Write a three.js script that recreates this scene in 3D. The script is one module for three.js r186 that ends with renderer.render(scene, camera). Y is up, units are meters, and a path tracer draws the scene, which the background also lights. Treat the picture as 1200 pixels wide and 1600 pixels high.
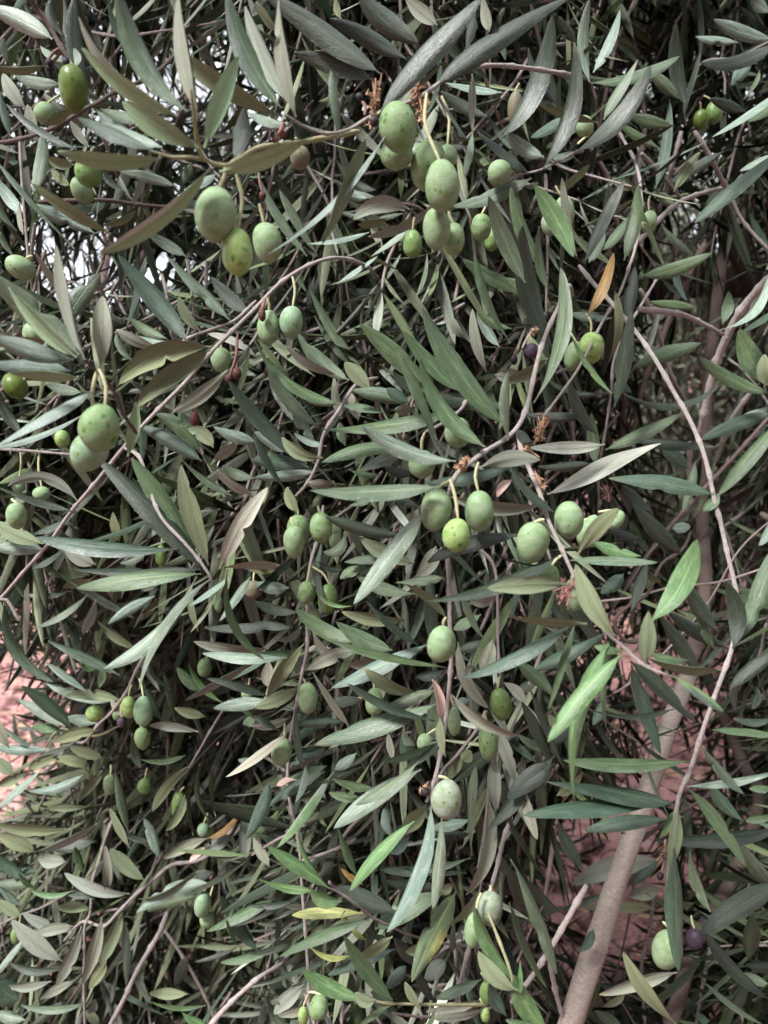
import * as THREE from 'three';
import { mergeGeometries } from 'three/addons/utils/BufferGeometryUtils.js';
import { ImprovedNoise } from 'three/addons/math/ImprovedNoise.js';

// ---------------------------------------------------------------- camera, sky, sun, exposure
const scene = new THREE.Scene();
const camera = new THREE.PerspectiveCamera(65, 0.75, 0.02, 400);
const EYE = new THREE.Vector3(0, 1.45, 0), PITCH = -10 * Math.PI / 180;
camera.position.copy(EYE);
camera.rotation.x = PITCH;
camera.focus = 0.5;
camera.userData.fStop = 10;
camera.updateMatrixWorld(true);

const renderer = new THREE.WebGLRenderer({ antialias: true });
renderer.toneMapping = THREE.LinearToneMapping;
renderer.toneMappingExposure = 2.95;
renderer.shadowMap.enabled = true;

const SUN_DIR = new THREE.Vector3(-0.42, 0.88, 0.3).normalize();
{ // thin white haze: a pale sky, brighter toward the horizon and round the veiled sun
  const W = 256, H = 128, data = new Float32Array(W * H * 4);
  for (let j = 0; j < H; j++) for (let i = 0; i < W; i++) {
    const el = ((j + 0.5) / H - 0.5) * Math.PI, az = ((i + 0.5) / W - 0.5) * Math.PI * 2;
    const d = new THREE.Vector3(Math.cos(el) * Math.cos(az), Math.sin(el), Math.cos(el) * Math.sin(az));
    const s = Math.max(0, d.dot(SUN_DIR));
    const b = d.y < 0 ? 0.15 : 0.52 + 0.38 * Math.exp(-d.y / 0.3) + 1.0 * Math.pow(s, 8);
    const o = (j * W + i) * 4;
    data[o] = b * 0.95; data[o + 1] = b * 1.0; data[o + 2] = b * 1.09; data[o + 3] = 1;
  }
  const sky = new THREE.DataTexture(data, W, H, THREE.RGBAFormat, THREE.FloatType);
  sky.mapping = THREE.EquirectangularReflectionMapping; sky.magFilter = THREE.LinearFilter; sky.needsUpdate = true;
  scene.background = sky; scene.environment = sky;
}
const sun = new THREE.DirectionalLight(new THREE.Color(1, 0.985, 0.965), 3.1);
sun.position.copy(SUN_DIR).multiplyScalar(12); sun.target.position.set(0, 1.3, -0.8);
sun.castShadow = true; sun.shadow.radius = 26; sun.shadow.mapSize.set(2048, 2048);
Object.assign(sun.shadow.camera, { left: -6, right: 6, top: 6, bottom: -6, near: 0.5, far: 40 });
scene.add(sun, sun.target);

// ---------------------------------------------------------------- helpers
const V = (x = 0, y = 0, z = 0) => new THREE.Vector3(x, y, z);
function rng(seed) { let a = seed >>> 0; return () => { a = (a + 0x6D2B79F5) | 0; let t = Math.imul(a ^ (a >>> 15), 1 | a); t = (t + Math.imul(t ^ (t >>> 7), 61 | t)) ^ t; return ((t ^ (t >>> 14)) >>> 0) / 4294967296; }; }
const R = rng(20417), rr = (a, b) => a + (b - a) * R(), pick = (s) => s[Math.floor(R() * s.length)];
const noise = new ImprovedNoise();
const fbm = (x, y, z, n = 4) => { let s = 0, a = 0.5, f = 1; for (let i = 0; i < n; i++) { s += a * noise.noise(x * f, y * f, z * f); a *= 0.5; f *= 2.03; } return s; };
const F = 800 / Math.tan(65 / 2 * Math.PI / 180);               // focal length in photograph pixels
const RIGHT = V(1, 0, 0), UP = V(0, Math.cos(PITCH), Math.sin(PITCH)), FWD = V(0, Math.sin(PITCH), -Math.cos(PITCH));
const at = (x, y, d) => EYE.clone().addScaledVector(RIGHT, (x - 600) / F * d).addScaledVector(UP, -(y - 800) / F * d).addScaledVector(FWD, d);
const counts = {};
function numbered(n) { const k = counts[n] = (counts[n] ?? -1) + 1; return k ? `${n}_${String(k).padStart(3, '0')}` : n; }
function tag(o, label, category, group, kind) { if (label) o.userData.label = label; if (category) o.userData.category = category; if (group) o.userData.group = group; if (kind) o.userData.kind = kind; return o; }
function put(o) { o.castShadow = o.receiveShadow = true; return o; }

// ---------------------------------------------------------------- textures
function tex(w, h, fn, srgb = true) {
  const data = new Uint8Array(w * h * 4), c = [0, 0, 0];
  for (let j = 0; j < h; j++) for (let i = 0; i < w; i++) {
    fn(i / w, j / h, c, i, j);
    const o = (j * w + i) * 4;
    for (let k = 0; k < 3; k++) { let v = Math.min(1, Math.max(0, c[k])); if (srgb) v = v <= 0.0031308 ? 12.92 * v : 1.055 * Math.pow(v, 1 / 2.4) - 0.055; data[o + k] = Math.round(v * 255); }
    data[o + 3] = 255;
  }
  const t = new THREE.DataTexture(data, w, h, THREE.RGBAFormat);
  t.wrapS = t.wrapT = THREE.RepeatWrapping; t.magFilter = THREE.LinearFilter; t.minFilter = THREE.LinearMipmapLinearFilter; t.generateMipmaps = true;
  if (srgb) t.colorSpace = THREE.SRGBColorSpace;
  t.needsUpdate = true; return t;
}
// leaf atlas: left half the upper face, right half the silvery underside; four leaves stacked in v
const leafSpecks = []; { const q = rng(77); for (let i = 0; i < 330; i++) leafSpecks.push([q() * 0.5, q(), 0.0012 + 0.0034 * q() ** 4, 0.3 + 0.6 * q()]); }
const speckGrid = new Map(); for (const s of leafSpecks) { const k = Math.floor(s[0] * 32) + ',' + Math.floor(s[1] * 64); (speckGrid.get(k) ?? speckGrid.set(k, []).get(k)).push(s); }
function leafField(u, v) {                                     // u across both faces, v over four leaves
  const row = Math.floor(v * 4), t = v * 4 - row, top = u < 0.5, s = ((top ? u * 2 : (u - 0.5) * 2) - 0.5) * 2;   // s -1..1 across
  const rib = Math.exp(-Math.pow(s / (0.07 * (1.15 - 0.7 * t)), 2));
  const side = Math.abs(s), vein = Math.pow(0.5 + 0.5 * Math.sin((t * 17 - side * 2.6 + row) * 6.283), 6) * (side > 0.1 ? 1 : 0);
  const m = fbm(u * 26, v * 44, 3.1 + row, 4), fine = fbm(u * 150, v * 260, 9.7, 2), blot = fbm(u * 9, v * 22, 17 + row * 5, 3);
  let speck = 0;
  if (top) for (let a = -1; a <= 1; a++) for (let b = -1; b <= 1; b++) for (const q of speckGrid.get((Math.floor(u * 32) + a) + ',' + (Math.floor(v * 64) + b)) ?? []) {
    const d = Math.hypot((u - q[0]), (v - q[1]) * 1.6); if (d < q[2]) speck = Math.max(speck, q[3]);
  }
  return { row, t, top, s, side, rib, vein, m, fine, blot, speck };
}
const leafMap = tex(512, 1536, (u, v, c) => {
  const f = leafField(u, v);
  if (f.top) {
    const dust = Math.max(0, f.blot * 1.1 + f.m * 0.5 + 0.1), k = 1 + 0.22 * f.m + 0.22 * f.fine;
    c[0] = 0.058 * k + 0.05 * dust; c[1] = 0.074 * k + 0.051 * dust; c[2] = 0.054 * k + 0.049 * dust;
    const r = f.rib * 0.55; c[0] += (0.17 - c[0]) * r; c[1] += (0.19 - c[1]) * r; c[2] += (0.12 - c[2]) * r;
    c[0] *= 1 + 0.025 * f.vein; c[1] *= 1 + 0.03 * f.vein;
    if (f.side > 0.93) { c[0] += 0.05; c[1] += 0.055; c[2] += 0.035; }
    if (f.row > 1) { const sp = Math.max(0, fbm(u * 60 + 5, v * 90, 40 + f.row, 2) - 0.3) * 5; c[0] += (0.11 - c[0]) * Math.min(0.8, sp); c[1] += (0.06 - c[1]) * Math.min(0.8, sp); c[2] += (0.03 - c[2]) * Math.min(0.8, sp); }
    c[0] += (0.5 - c[0]) * f.speck * 0.7; c[1] += (0.5 - c[1]) * f.speck * 0.7; c[2] += (0.47 - c[2]) * f.speck * 0.7;
  } else {
    const k = 1 + 0.22 * f.m + 0.22 * f.fine + 0.16 * f.blot;
    c[0] = 0.198 * k; c[1] = 0.2 * k; c[2] = 0.158 * k;
    const r = f.rib * 0.5; c[0] += (0.16 - c[0]) * r; c[1] += (0.17 - c[1]) * r; c[2] += (0.08 - c[2]) * r;
    const e = Math.exp(-Math.pow((f.side - 0.13) / 0.05, 2)) * 0.25; c[0] *= 1 - e; c[1] *= 1 - e; c[2] *= 1 - e;
    
  }
});
const leafRough = tex(256, 768, (u, v, c) => { const f = leafField(u, v); c[0] = c[1] = c[2] = f.top ? 0.36 + 0.25 * Math.max(0, f.blot * 1.5 + f.m) + 0.1 * f.fine : 0.85; }, false);
const leafBump = tex(512, 1536, (u, v, c) => { const f = leafField(u, v); c[0] = c[1] = c[2] = 0.5 + (f.top ? -0.22 * f.rib - 0.04 * f.vein : 0.3 * f.rib) + 0.25 * f.m + 0.3 * f.fine + 0.15 * f.speck; }, false);
const leafMat = new THREE.MeshPhysicalMaterial({ name: 'olive leaf', map: leafMap, roughnessMap: leafRough, bumpMap: leafBump, bumpScale: 0.0005, vertexColors: true, roughness: 1, specularIntensity: 1 });

// kind -> tint over the atlas, and which face is toward the viewer (1 upper, -1 underside)
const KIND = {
  D: [0.26, 0.32, 0.23, 1], M: [0.78, 1.0, 0.6, 1], G: [1.08, 1.2, 0.95, 1], K: [0.42, 0.46, 0.4, 1], B: [2.0, 2.15, 2.2, 1], T: [0.52, 0.73, 0.62, 1], L: [1.25, 1.75, 0.9, 1],  // sky sheen is put into the B tint, turned-away shade into D
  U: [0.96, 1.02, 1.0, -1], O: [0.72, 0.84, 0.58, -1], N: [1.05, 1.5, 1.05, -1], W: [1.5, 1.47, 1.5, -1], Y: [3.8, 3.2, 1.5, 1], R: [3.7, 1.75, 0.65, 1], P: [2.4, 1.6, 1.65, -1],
};
// appends one thin solid leaf to a buffer
function leafInto(buf, p0, p1, bow, W, n, o) {
  const nu = o.nu, ns = o.ns, len = p0.distanceTo(p1), th = o.thin ? 0 : 0.00022, tw = o.twist, row = o.row;
  const c1 = p0.clone().add(p1).multiplyScalar(0.5).addScaledVector(bow, 2);
  const T = V(), S = V(), N = V(), C = V(), q = V();
  for (let face = 0; face < 2; face++) {
    const start = buf.p.length / 3;
    for (let i = 0; i <= nu; i++) {
      const t = i / nu, a = (1 - t) * (1 - t), b = 2 * t * (1 - t), c = t * t;
      C.set(0, 0, 0).addScaledVector(p0, a).addScaledVector(c1, b).addScaledVector(p1, c);
      T.copy(c1).sub(p0).multiplyScalar(1 - t).addScaledVector(q.copy(p1).sub(c1), t).normalize();
      N.copy(n).addScaledVector(T, -n.dot(T)).normalize();
      S.crossVectors(T, N).normalize();
      const ang = tw * (t - 0.45); q.copy(S); S.multiplyScalar(Math.cos(ang)).addScaledVector(N, Math.sin(ang)); N.multiplyScalar(Math.cos(ang)).addScaledVector(q, -Math.sin(ang));
      const s0 = Math.max(0, (t - 0.055) / 0.945), body = Math.pow(Math.sin(Math.PI * Math.pow(s0, o.belly)), 0.62);
      let h = W / 2 * body * (1 - 0.15 * Math.pow(s0, 3)) * (1 + o.wave * Math.sin(t * 9 + o.ph));
      h = Math.max(h, i === nu ? 0.00012 : t < 0.08 ? 0.0006 : 0.0003);
      if (o.cut && t > o.cut) h *= Math.max(0.02, 1 - (t - o.cut) / (1.001 - o.cut)) ** 0.3;
      for (let j = 0; j <= ns; j++) {
        const s = j / ns * 2 - 1, as = Math.abs(s);
        const wob = o.wave * 0.5 * h * Math.sin(t * 11 + o.ph + (s > 0 ? 1.3 : 0)) * as;
        let z = h * (o.fold * as - o.curl * as * as) + wob;
        if (face) z -= th * (1 - s ** 4) * 2 + 0.0004 * Math.exp(-s * s * 40) * (1 - t) * (o.thin ? 0 : 1);
        const ss = s * h * (1 - 0.12 * o.curl * as) * (o.bite && s * o.bite[1] > 0 ? 1 - o.bite[2] * Math.exp(-Math.pow((t - o.bite[0]) / o.bite[3], 2)) : 1);
        buf.p.push(C.x + S.x * ss + N.x * z, C.y + S.y * ss + N.y * z, C.z + S.z * ss + N.z * z);
        buf.u.push(face ? 0.515 + 0.47 * (s + 1) / 2 : 0.015 + 0.47 * (s + 1) / 2, (row + 0.01 + 0.98 * t) / 4);
        const e = o.edge, ste = (a, x) => Math.min(1, Math.max(0, (x - a) / 0.16));
        const m = e ? ste(e[4] ?? 0, (e[3] > 0 ? s : -s)) * ste(e[6] ?? 0.2, t) * (1 - ste((e[5] ?? 2) - 0.16, t)) : o.tip ? ste(o.tip[3], t) : 0, k2 = e ?? o.tip ?? o.col;
        for (let z = 0; z < 3; z++) buf.c.push(o.col[z] + (k2[z] - o.col[z]) * m);
      }
    }
    for (let i = 0; i < nu; i++) for (let j = 0; j < ns; j++) {
      const a = start + i * (ns + 1) + j, b = a + 1, c = a + ns + 1, d = c + 1;
      if (face) buf.i.push(a, c, b, b, c, d); else buf.i.push(a, b, c, b, d, c);
    }
  }
}
const newBuf = () => ({ p: [], u: [], c: [], i: [] });
function bufGeo(b) {
  const g = new THREE.BufferGeometry();
  g.setAttribute('position', new THREE.BufferAttribute(new Float32Array(b.p), 3));
  g.setAttribute('uv', new THREE.BufferAttribute(new Float32Array(b.u), 2));
  if (b.c.length) g.setAttribute('color', new THREE.BufferAttribute(new Float32Array(b.c), 3));
  g.setIndex(b.i); g.computeVertexNormals(); return g;
}
// tapered, slightly knotty tube through points [Vector3], radii [m]
function tubeInto(buf, pts, r0, r1, sides, knots, col) {
  const curve = new THREE.CatmullRomCurve3(pts, false, 'centripetal'), L = curve.getLength(), n = Math.max(4, Math.min(140, Math.round(L / Math.max(0.004, r0 * 1.3))));
  const fr = curve.computeFrenetFrames(n, false), start = buf.p.length / 3; const seed = R() * 50;
  for (let i = 0; i <= n; i++) {
    const t = i / n, c = curve.getPointAt(t), x = t * L; let r = r0 + (r1 - r0) * t;
    const k = (x / (0.022)) % 1; if (knots) r *= 1 + 0.5 * Math.exp(-Math.pow((k - 0.5) / 0.07, 2)) * knots;
    if (i === 0 || i === n) r *= 0.72;
    for (let j = 0; j <= sides; j++) {
      const a = j / sides * Math.PI * 2, rad = r * (1 + 0.16 * noise.noise(Math.cos(a) * 1.3 + seed, Math.sin(a) * 1.3, x / (r0 * 5)));
      const ca = Math.cos(a) * rad, sa = Math.sin(a) * rad, N = fr.normals[i], B = fr.binormals[i];
      buf.p.push(c.x + N.x * ca + B.x * sa, c.y + N.y * ca + B.y * sa, c.z + N.z * ca + B.z * sa);
      buf.u.push(j / sides * Math.max(1, Math.round(r0 * 6.283 / 0.03)), x / 0.03);
      if (col) buf.c.push(...col);
    }
  }
  for (let i = 0; i < n; i++) for (let j = 0; j < sides; j++) { const a = start + i * (sides + 1) + j, c = a + sides + 1; buf.i.push(a, a + 1, c, a + 1, c + 1, c); }
  for (const [o, f] of [[start, 0], [start + n * (sides + 1), 1]]) for (let j = 1; j < sides - 1; j++) f ? buf.i.push(o, o + j, o + j + 1) : buf.i.push(o, o + j + 1, o + j);
  return curve;
}
const barkMap = tex(512, 512, (u, v, c) => {
  const a = fbm(u * 6, v * 12, 1, 4), b = fbm(u * 40, v * 26, 5, 3), l = fbm(u * 14, v * 60, 8, 2), k = 1 + 0.4 * a + 0.4 * b;
  c[0] = 0.29 * k; c[1] = 0.265 * k; c[2] = 0.25 * k;
  const len = l > 0.24 ? 0.5 : l < -0.26 ? -0.6 : 0; c[0] *= 1 + len * 0.6; c[1] *= 1 + len * 0.6; c[2] *= 1 + len * 0.6;
  const g = Math.max(0, fbm(u * 9, v * 9, 21, 3) - 0.08) * 1.4; c[0] += (0.2 - c[0]) * g; c[1] += (0.21 - c[1]) * g; c[2] += (0.17 - c[2]) * g;
});
const barkBump = tex(512, 512, (u, v, c) => { c[0] = c[1] = c[2] = 0.5 + 0.4 * fbm(u * 6, v * 14, 1, 4) + 0.5 * fbm(u * 40, v * 26, 5, 3) - (fbm(u * 14, v * 60, 8, 2) > 0.28 ? 0.2 : 0); }, false);
const bark = (r, g, b, name) => new THREE.MeshStandardMaterial({ name, map: barkMap, bumpMap: barkBump, bumpScale: 0.0012, roughness: 0.88, color: new THREE.Color(r, g, b) });
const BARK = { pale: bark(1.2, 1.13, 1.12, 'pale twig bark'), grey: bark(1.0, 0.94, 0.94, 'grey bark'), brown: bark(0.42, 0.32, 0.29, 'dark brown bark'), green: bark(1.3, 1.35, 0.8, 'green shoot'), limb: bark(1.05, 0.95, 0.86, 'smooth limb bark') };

// ---------------------------------------------------------------- ground
const soilMap = tex(1024, 1024, (u, v, c) => {
  const a = fbm(u * 5, v * 5, 2, 4), b = fbm(u * 34, v * 34, 6, 4), d = fbm(u * 140, v * 140, 12, 2), k = 1 + 0.35 * a + 0.55 * b + 0.35 * d;
  c[0] = 0.38 * k; c[1] = 0.185 * k; c[2] = 0.17 * k;
  const pale = Math.max(0, fbm(u * 17, v * 17, 31, 3) - 0.05) * 1.2; c[0] += (0.5 - c[0]) * pale; c[1] += (0.36 - c[1]) * pale; c[2] += (0.33 - c[2]) * pale;
});
soilMap.repeat.set(1, 1);
const soilBump = tex(1024, 1024, (u, v, c) => { c[0] = c[1] = c[2] = 0.5 + 0.5 * fbm(u * 34, v * 34, 6, 4) + 0.4 * fbm(u * 140, v * 140, 12, 2); }, false);
const soilMat = new THREE.MeshStandardMaterial({ name: 'red soil', map: soilMap, bumpMap: soilBump, bumpScale: 0.03, roughness: 0.95 });
const groundH = (x, z) => 0.05 * fbm(x * 0.9, z * 0.9, 4, 3) + 0.025 * fbm(x * 4.5, z * 4.5, 8, 3) + 0.0008 * Math.max(0, -z - 4) ** 2 * 0.6;
{
  const g = new THREE.PlaneGeometry(1, 1, 220, 220), p = g.attributes.position, uv = g.attributes.uv;
  for (let i = 0; i < p.count; i++) {
    const s = (q) => Math.sign(q) * Math.pow(Math.abs(q) * 2, 2.6) * 150, x = s(p.getX(i)), z = s(p.getY(i)) - 3;
    p.setXYZ(i, x, groundH(x, z), z); uv.setXY(i, x / 1.6, z / 1.6);
  }
  const ix = g.index.array; for (let i = 0; i < ix.length; i += 3) { const t = ix[i]; ix[i] = ix[i + 1]; ix[i + 1] = t; }
  g.computeVertexNormals();
  const m = put(new THREE.Mesh(g, soilMat)); m.name = 'ground'; scene.add(tag(m, 'bare reddish pink soil under the olive branches', 'ground', null, 'structure'));
}
{ // clods and small stones
  const g = new THREE.IcosahedronGeometry(1, 1), p = g.attributes.position;
  for (let i = 0; i < p.count; i++) { const v = V(p.getX(i), p.getY(i), p.getZ(i)); v.multiplyScalar(1 + 0.55 * noise.noise(v.x * 1.7, v.y * 1.7, v.z * 1.7 + 4)); p.setXYZ(i, v.x, v.y * 0.7, v.z); }
  g.computeVertexNormals();
  const N = 14000, im = new THREE.InstancedMesh(g, new THREE.MeshStandardMaterial({ name: 'soil clods', map: soilMap, bumpMap: soilBump, bumpScale: 0.01, roughness: 0.95 }), N), m = new THREE.Matrix4(), col = new THREE.Color();
  for (let i = 0; i < N; i++) {
    const a = (R() - 0.5) * 2.4, d = 0.4 + 7.5 * Math.pow(R(), 0.8), x = Math.sin(a) * d, z = -Math.cos(a) * d, s = 0.008 + 0.035 * Math.pow(R(), 4);
    m.compose(V(x, groundH(x, z) + s * 0.2, z), new THREE.Quaternion().setFromEuler(new THREE.Euler(R() * 6, R() * 6, R() * 6)), V(s, s, s)); im.setMatrixAt(i, m);
    const k = rr(0.65, 1.25); im.setColorAt(i, col.setRGB(k, k * rr(0.95, 1.08), k * rr(0.95, 1.1)));
  }
  put(im); im.name = 'gravel'; scene.add(tag(im, 'loose reddish clods and pebbles scattered on the bare soil', 'gravel', null, 'stuff'));
}
{ // dead leaves and dry grass lying on the soil
  const b = newBuf(), q = rng(515);
  for (let i = 0; i < 6000; i++) {
    const a = (q() - 0.5) * 2.2, d = 0.9 + 5 * q() ** 0.9, x = Math.sin(a) * d, z = -Math.cos(a) * d, y = groundH(x, z) + 0.008 + q() * 0.012, h = q() * 6.28, L = 0.03 + q() * 0.035;
    const k = 2.2 + 2.2 * q(), p0 = V(x, y, z), p1 = V(x + Math.cos(h) * L, y + (q() - 0.4) * 0.012, z + Math.sin(h) * L);
    leafInto(b, p0, p1, V(0, 0.004 * q(), 0), 0.008 + 0.004 * q(), V((q() - 0.5), q() < 0.5 ? 1 : -1, q() - 0.5).normalize(), { nu: 5, ns: 2, thin: 1, twist: q() - 0.5, row: i % 4, belly: 0.9, wave: 0.1, ph: q() * 6, fold: 0.2, curl: 0.3, col: [k * 1.15, k * 0.8, k * 0.6] });
  }
  const m = put(new THREE.Mesh(bufGeo(b), leafMat)); m.name = 'leaf_litter'; scene.add(tag(m, 'dry brown fallen leaves scattered over the red soil', 'leaf litter', null, 'stuff'));
}

// ---------------------------------------------------------------- the olive tree: limbs and twigs are parts, their leaves sub-parts
const BASE = V(0.16, 0, -0.85);
const tree = new THREE.Group(); tree.name = 'olive_tree'; tree.position.copy(BASE); scene.add(tag(tree, 'olive tree hung with narrow grey green leaves filling the whole view', 'tree'));
const BR = {};
// a branch through [x, y, depth] seen in the photograph, radii in mm
function branch(key, name, mat, r0, r1, pts, label) {
  const P = pts.map((q) => at(...q)), o = P[0].clone(), buf = newBuf();
  const curve = tubeInto(buf, P.map((p) => p.clone().sub(o)), r0 / (r0 > 6 ? 1000 : 1450), r1 / (r0 > 6 ? 1000 : 1450), r0 > 6 ? 20 : 9, r0 > 6 ? 0.15 : 1);
  const m = put(new THREE.Mesh(bufGeo(buf), BARK[mat])); m.name = numbered(name); m.position.copy(o).sub(BASE); tree.add(m); if (label) m.userData.label = label;
  const px = []; for (let i = 0; i + 1 < pts.length; i++) for (let k = 0; k < 12; k++) px.push(pts[i].map((v, c) => v + (pts[i + 1][c] - v) * k / 12)); px.push(pts[pts.length - 1]);
  BR[key] = { mesh: m, origin: o, px }; return m;
}
function depthAt(key, x, y) { let best = 1e9, d = 1; for (const q of BR[key].px) { const e = (q[0] - x) ** 2 + (q[1] - y) ** 2; if (e < best) { best = e; d = q[2]; } } return [d, Math.sqrt(best)]; }
const wild = rng(9031), wr = (a, b) => a + (b - a) * wild();
const LEAVES = [];
let ON = null, OX = 0, OY = 0, NLEAF = 0;
const tile = (x, y) => { OX = x; OY = y; }, on = (k) => { ON = k; };
// leaf from base to tip, in thirds of photograph pixels within the current tile; w = seen width, k = kind, c = bow to the right of its course, q = cm farther than the twig
function l(bx, by, tx, ty, w, k, c = 0, q = 0, o = {}) {
  const X0 = OX + bx / 3, Y0 = OY + by / 3, X1 = OX + tx / 3, Y1 = OY + ty / 3, [tr, tg, tb, face] = KIND[k];
  const [d0, off] = depthAt(ON, X0, Y0), d = d0 + q / 100;
  const L = Math.hypot(X1 - X0, Y1 - Y0) * d / F, p0 = at(X0, Y0, d), tipD = d + L * (o.z ?? wr(-0.22, 0.16)), p1 = at(X1, Y1, tipD);
  const along = p1.clone().sub(p0).normalize(), view = p0.clone().add(p1).multiplyScalar(0.5).sub(EYE).normalize();
  const N0 = view.clone().negate().addScaledVector(along, view.dot(along)).normalize(), side = V().crossVectors(along, N0).normalize();
  let seen = w / 3 * d / F * 0.88; const real = Math.min(0.0155, Math.max(0.0085, L * 0.2));
  let roll = seen >= real ? wr(0.05, 0.3) : Math.min(1.2, Math.acos(seen / real)); const W = seen / Math.cos(roll);
  const up = N0.clone().multiplyScalar(Math.cos(roll)).addScaledVector(side, Math.sin(roll)), dn = N0.clone().multiplyScalar(Math.cos(roll)).addScaledVector(side, -Math.sin(roll));
  let n = (up.y > dn.y) === (face > 0 || k === 'W' || k === 'P') ? up : dn; if (face < 0) n.negate();
  const perp = RIGHT.clone().multiplyScalar(-(Y1 - Y0)).addScaledVector(UP, -(X1 - X0)).normalize();
  const bow = perp.multiplyScalar(c / 3 * d / F).addScaledVector(n, -L * wr(-0.02, 0.1));
  const b = BR[ON], buf = newBuf(), v = wr(0.84, 1.18), h = wr(-0.05, 0.05);
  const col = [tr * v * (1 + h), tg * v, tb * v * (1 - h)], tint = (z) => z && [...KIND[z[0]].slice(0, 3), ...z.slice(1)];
  leafInto(buf, V(), p1.clone().sub(p0), bow, W, n, { nu: o.edge ? 30 : 22, ns: o.edge ? 14 : 6, twist: wr(-0.9, 0.9), row: Math.floor(wild() * 4), belly: wr(0.82, 1.08), wave: o.wave ?? wr(0, 0.06), ph: wild() * 6, bite: wild() < 0.2 ? [wr(0.25, 0.85), wild() < 0.5 ? 1 : -1, wr(0.2, 0.75), wr(0.02, 0.06)] : null, fold: wr(0.15, 0.36), curl: wr(0.32, 0.75), col, edge: tint(o.edge), tip: o.tip ? tint(o.tip) : wild() < 0.1 ? [2.2, 1.5, 0.9, 0.9] : undefined, cut: o.cut });
  NLEAF++; LEAVES.push({ buf, p0, b, say: o.say, size: Math.hypot(X1 - X0, Y1 - Y0) * w * (o.say ? 3 : 1) });
}

// limbs
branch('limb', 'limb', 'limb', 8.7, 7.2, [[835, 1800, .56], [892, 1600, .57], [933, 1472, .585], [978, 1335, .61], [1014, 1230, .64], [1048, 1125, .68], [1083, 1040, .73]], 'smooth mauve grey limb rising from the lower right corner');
branch('limbtop', 'limb', 'brown', 7.2, 5.5, [[1078, 1052, .725], [1100, 930, .8], [1098, 800, .88], [1106, 620, .9], [1124, 440, .93], [1150, 250, 1], [1160, -40, 1.1]]);  // same limb in shade, the shade painted in as darker brown
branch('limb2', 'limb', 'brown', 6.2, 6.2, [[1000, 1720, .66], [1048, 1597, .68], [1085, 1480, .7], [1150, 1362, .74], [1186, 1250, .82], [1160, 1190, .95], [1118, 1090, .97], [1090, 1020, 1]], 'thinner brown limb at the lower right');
branch('limb3', 'limb', 'brown', 20, 14, [[1320, 470, 1.2], [1130, 440, 1.1], [1000, 458, 1.15], [900, 470, 1.3], [780, 420, 1.5]], 'dark brown limb crossing the shaded interior');
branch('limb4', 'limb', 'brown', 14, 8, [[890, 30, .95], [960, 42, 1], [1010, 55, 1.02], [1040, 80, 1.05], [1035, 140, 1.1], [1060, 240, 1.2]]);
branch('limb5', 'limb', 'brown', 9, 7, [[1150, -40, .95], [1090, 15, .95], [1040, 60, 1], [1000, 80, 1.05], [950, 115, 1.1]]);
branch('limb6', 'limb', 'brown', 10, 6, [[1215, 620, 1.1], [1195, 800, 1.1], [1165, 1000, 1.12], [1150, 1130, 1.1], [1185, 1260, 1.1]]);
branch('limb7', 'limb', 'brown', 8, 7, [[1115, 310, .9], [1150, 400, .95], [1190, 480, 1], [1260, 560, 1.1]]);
for (const [i, q] of [[[1065, 205, .75], [1050, 260, .76], [1030, 330, .8]], [[997, 377, .62], [1060, 317, .65], [1133, 293, .7], [1170, 285, .7]], [[1085, 205, .66], [1112, 250, .67], [1135, 295, .69], [1160, 345, .7], [1205, 395, .7]], [[1002, 240, .7], [1035, 275, .72], [1065, 310, .74]],
  [[920, 228, .7], [947, 273, .72], [958, 330, .74], [965, 360, .76], [930, 430, .8]], [[1000, 452, .7], [1025, 505, .72], [1040, 560, .74], [1052, 592, .75], [1080, 640, .78]], [[1205, 430, .58], [1160, 483, .6], [1133, 533, .62], [1113, 587, .64], [1097, 660, .66], [1090, 700, .68]], [[997, 483, .55], [1060, 490, .56], [1100, 507, .58], [1131, 523, .6]],
  [[1175, 610, .7], [1140, 660, .72], [1120, 720, .75]], [[890, 640, .7], [897, 700, .72], [895, 690, .75]], [[862, 560, .75], [888, 600, .75], [893, 690, .75]], [[1078, 690, .72], [1076, 760, .74], [1074, 800, .75]], [[1135, 720, .9], [1170, 690, .9], [1230, 640, .9]], [[1110, 835, .9], [1150, 810, .9], [1230, 740, .9]],
  [[867, 1300, .62], [858, 1360, .62], [852, 1400, .63]], [[917, 1383, .5], [893, 1425, .5], [858, 1485, .5], [828, 1530, .5], [798, 1567, .5]], [[858, 1490, .55], [866, 1540, .56], [882, 1600, .57]], [[1112, 1475, .7], [1100, 1530, .7], [1088, 1600, .7]], [[1022, 1400, .8], [1012, 1470, .8], [1003, 1500, .8], [1008, 1600, .8]]].entries()) branch('in' + i, 'twig', i < 4 || (i > 8 && i < 14) ? 'grey' : 'pale', i === 6 ? 4.5 : i > 11 ? 2.8 : 3.2, i === 6 ? 4 : 2, q);

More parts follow.
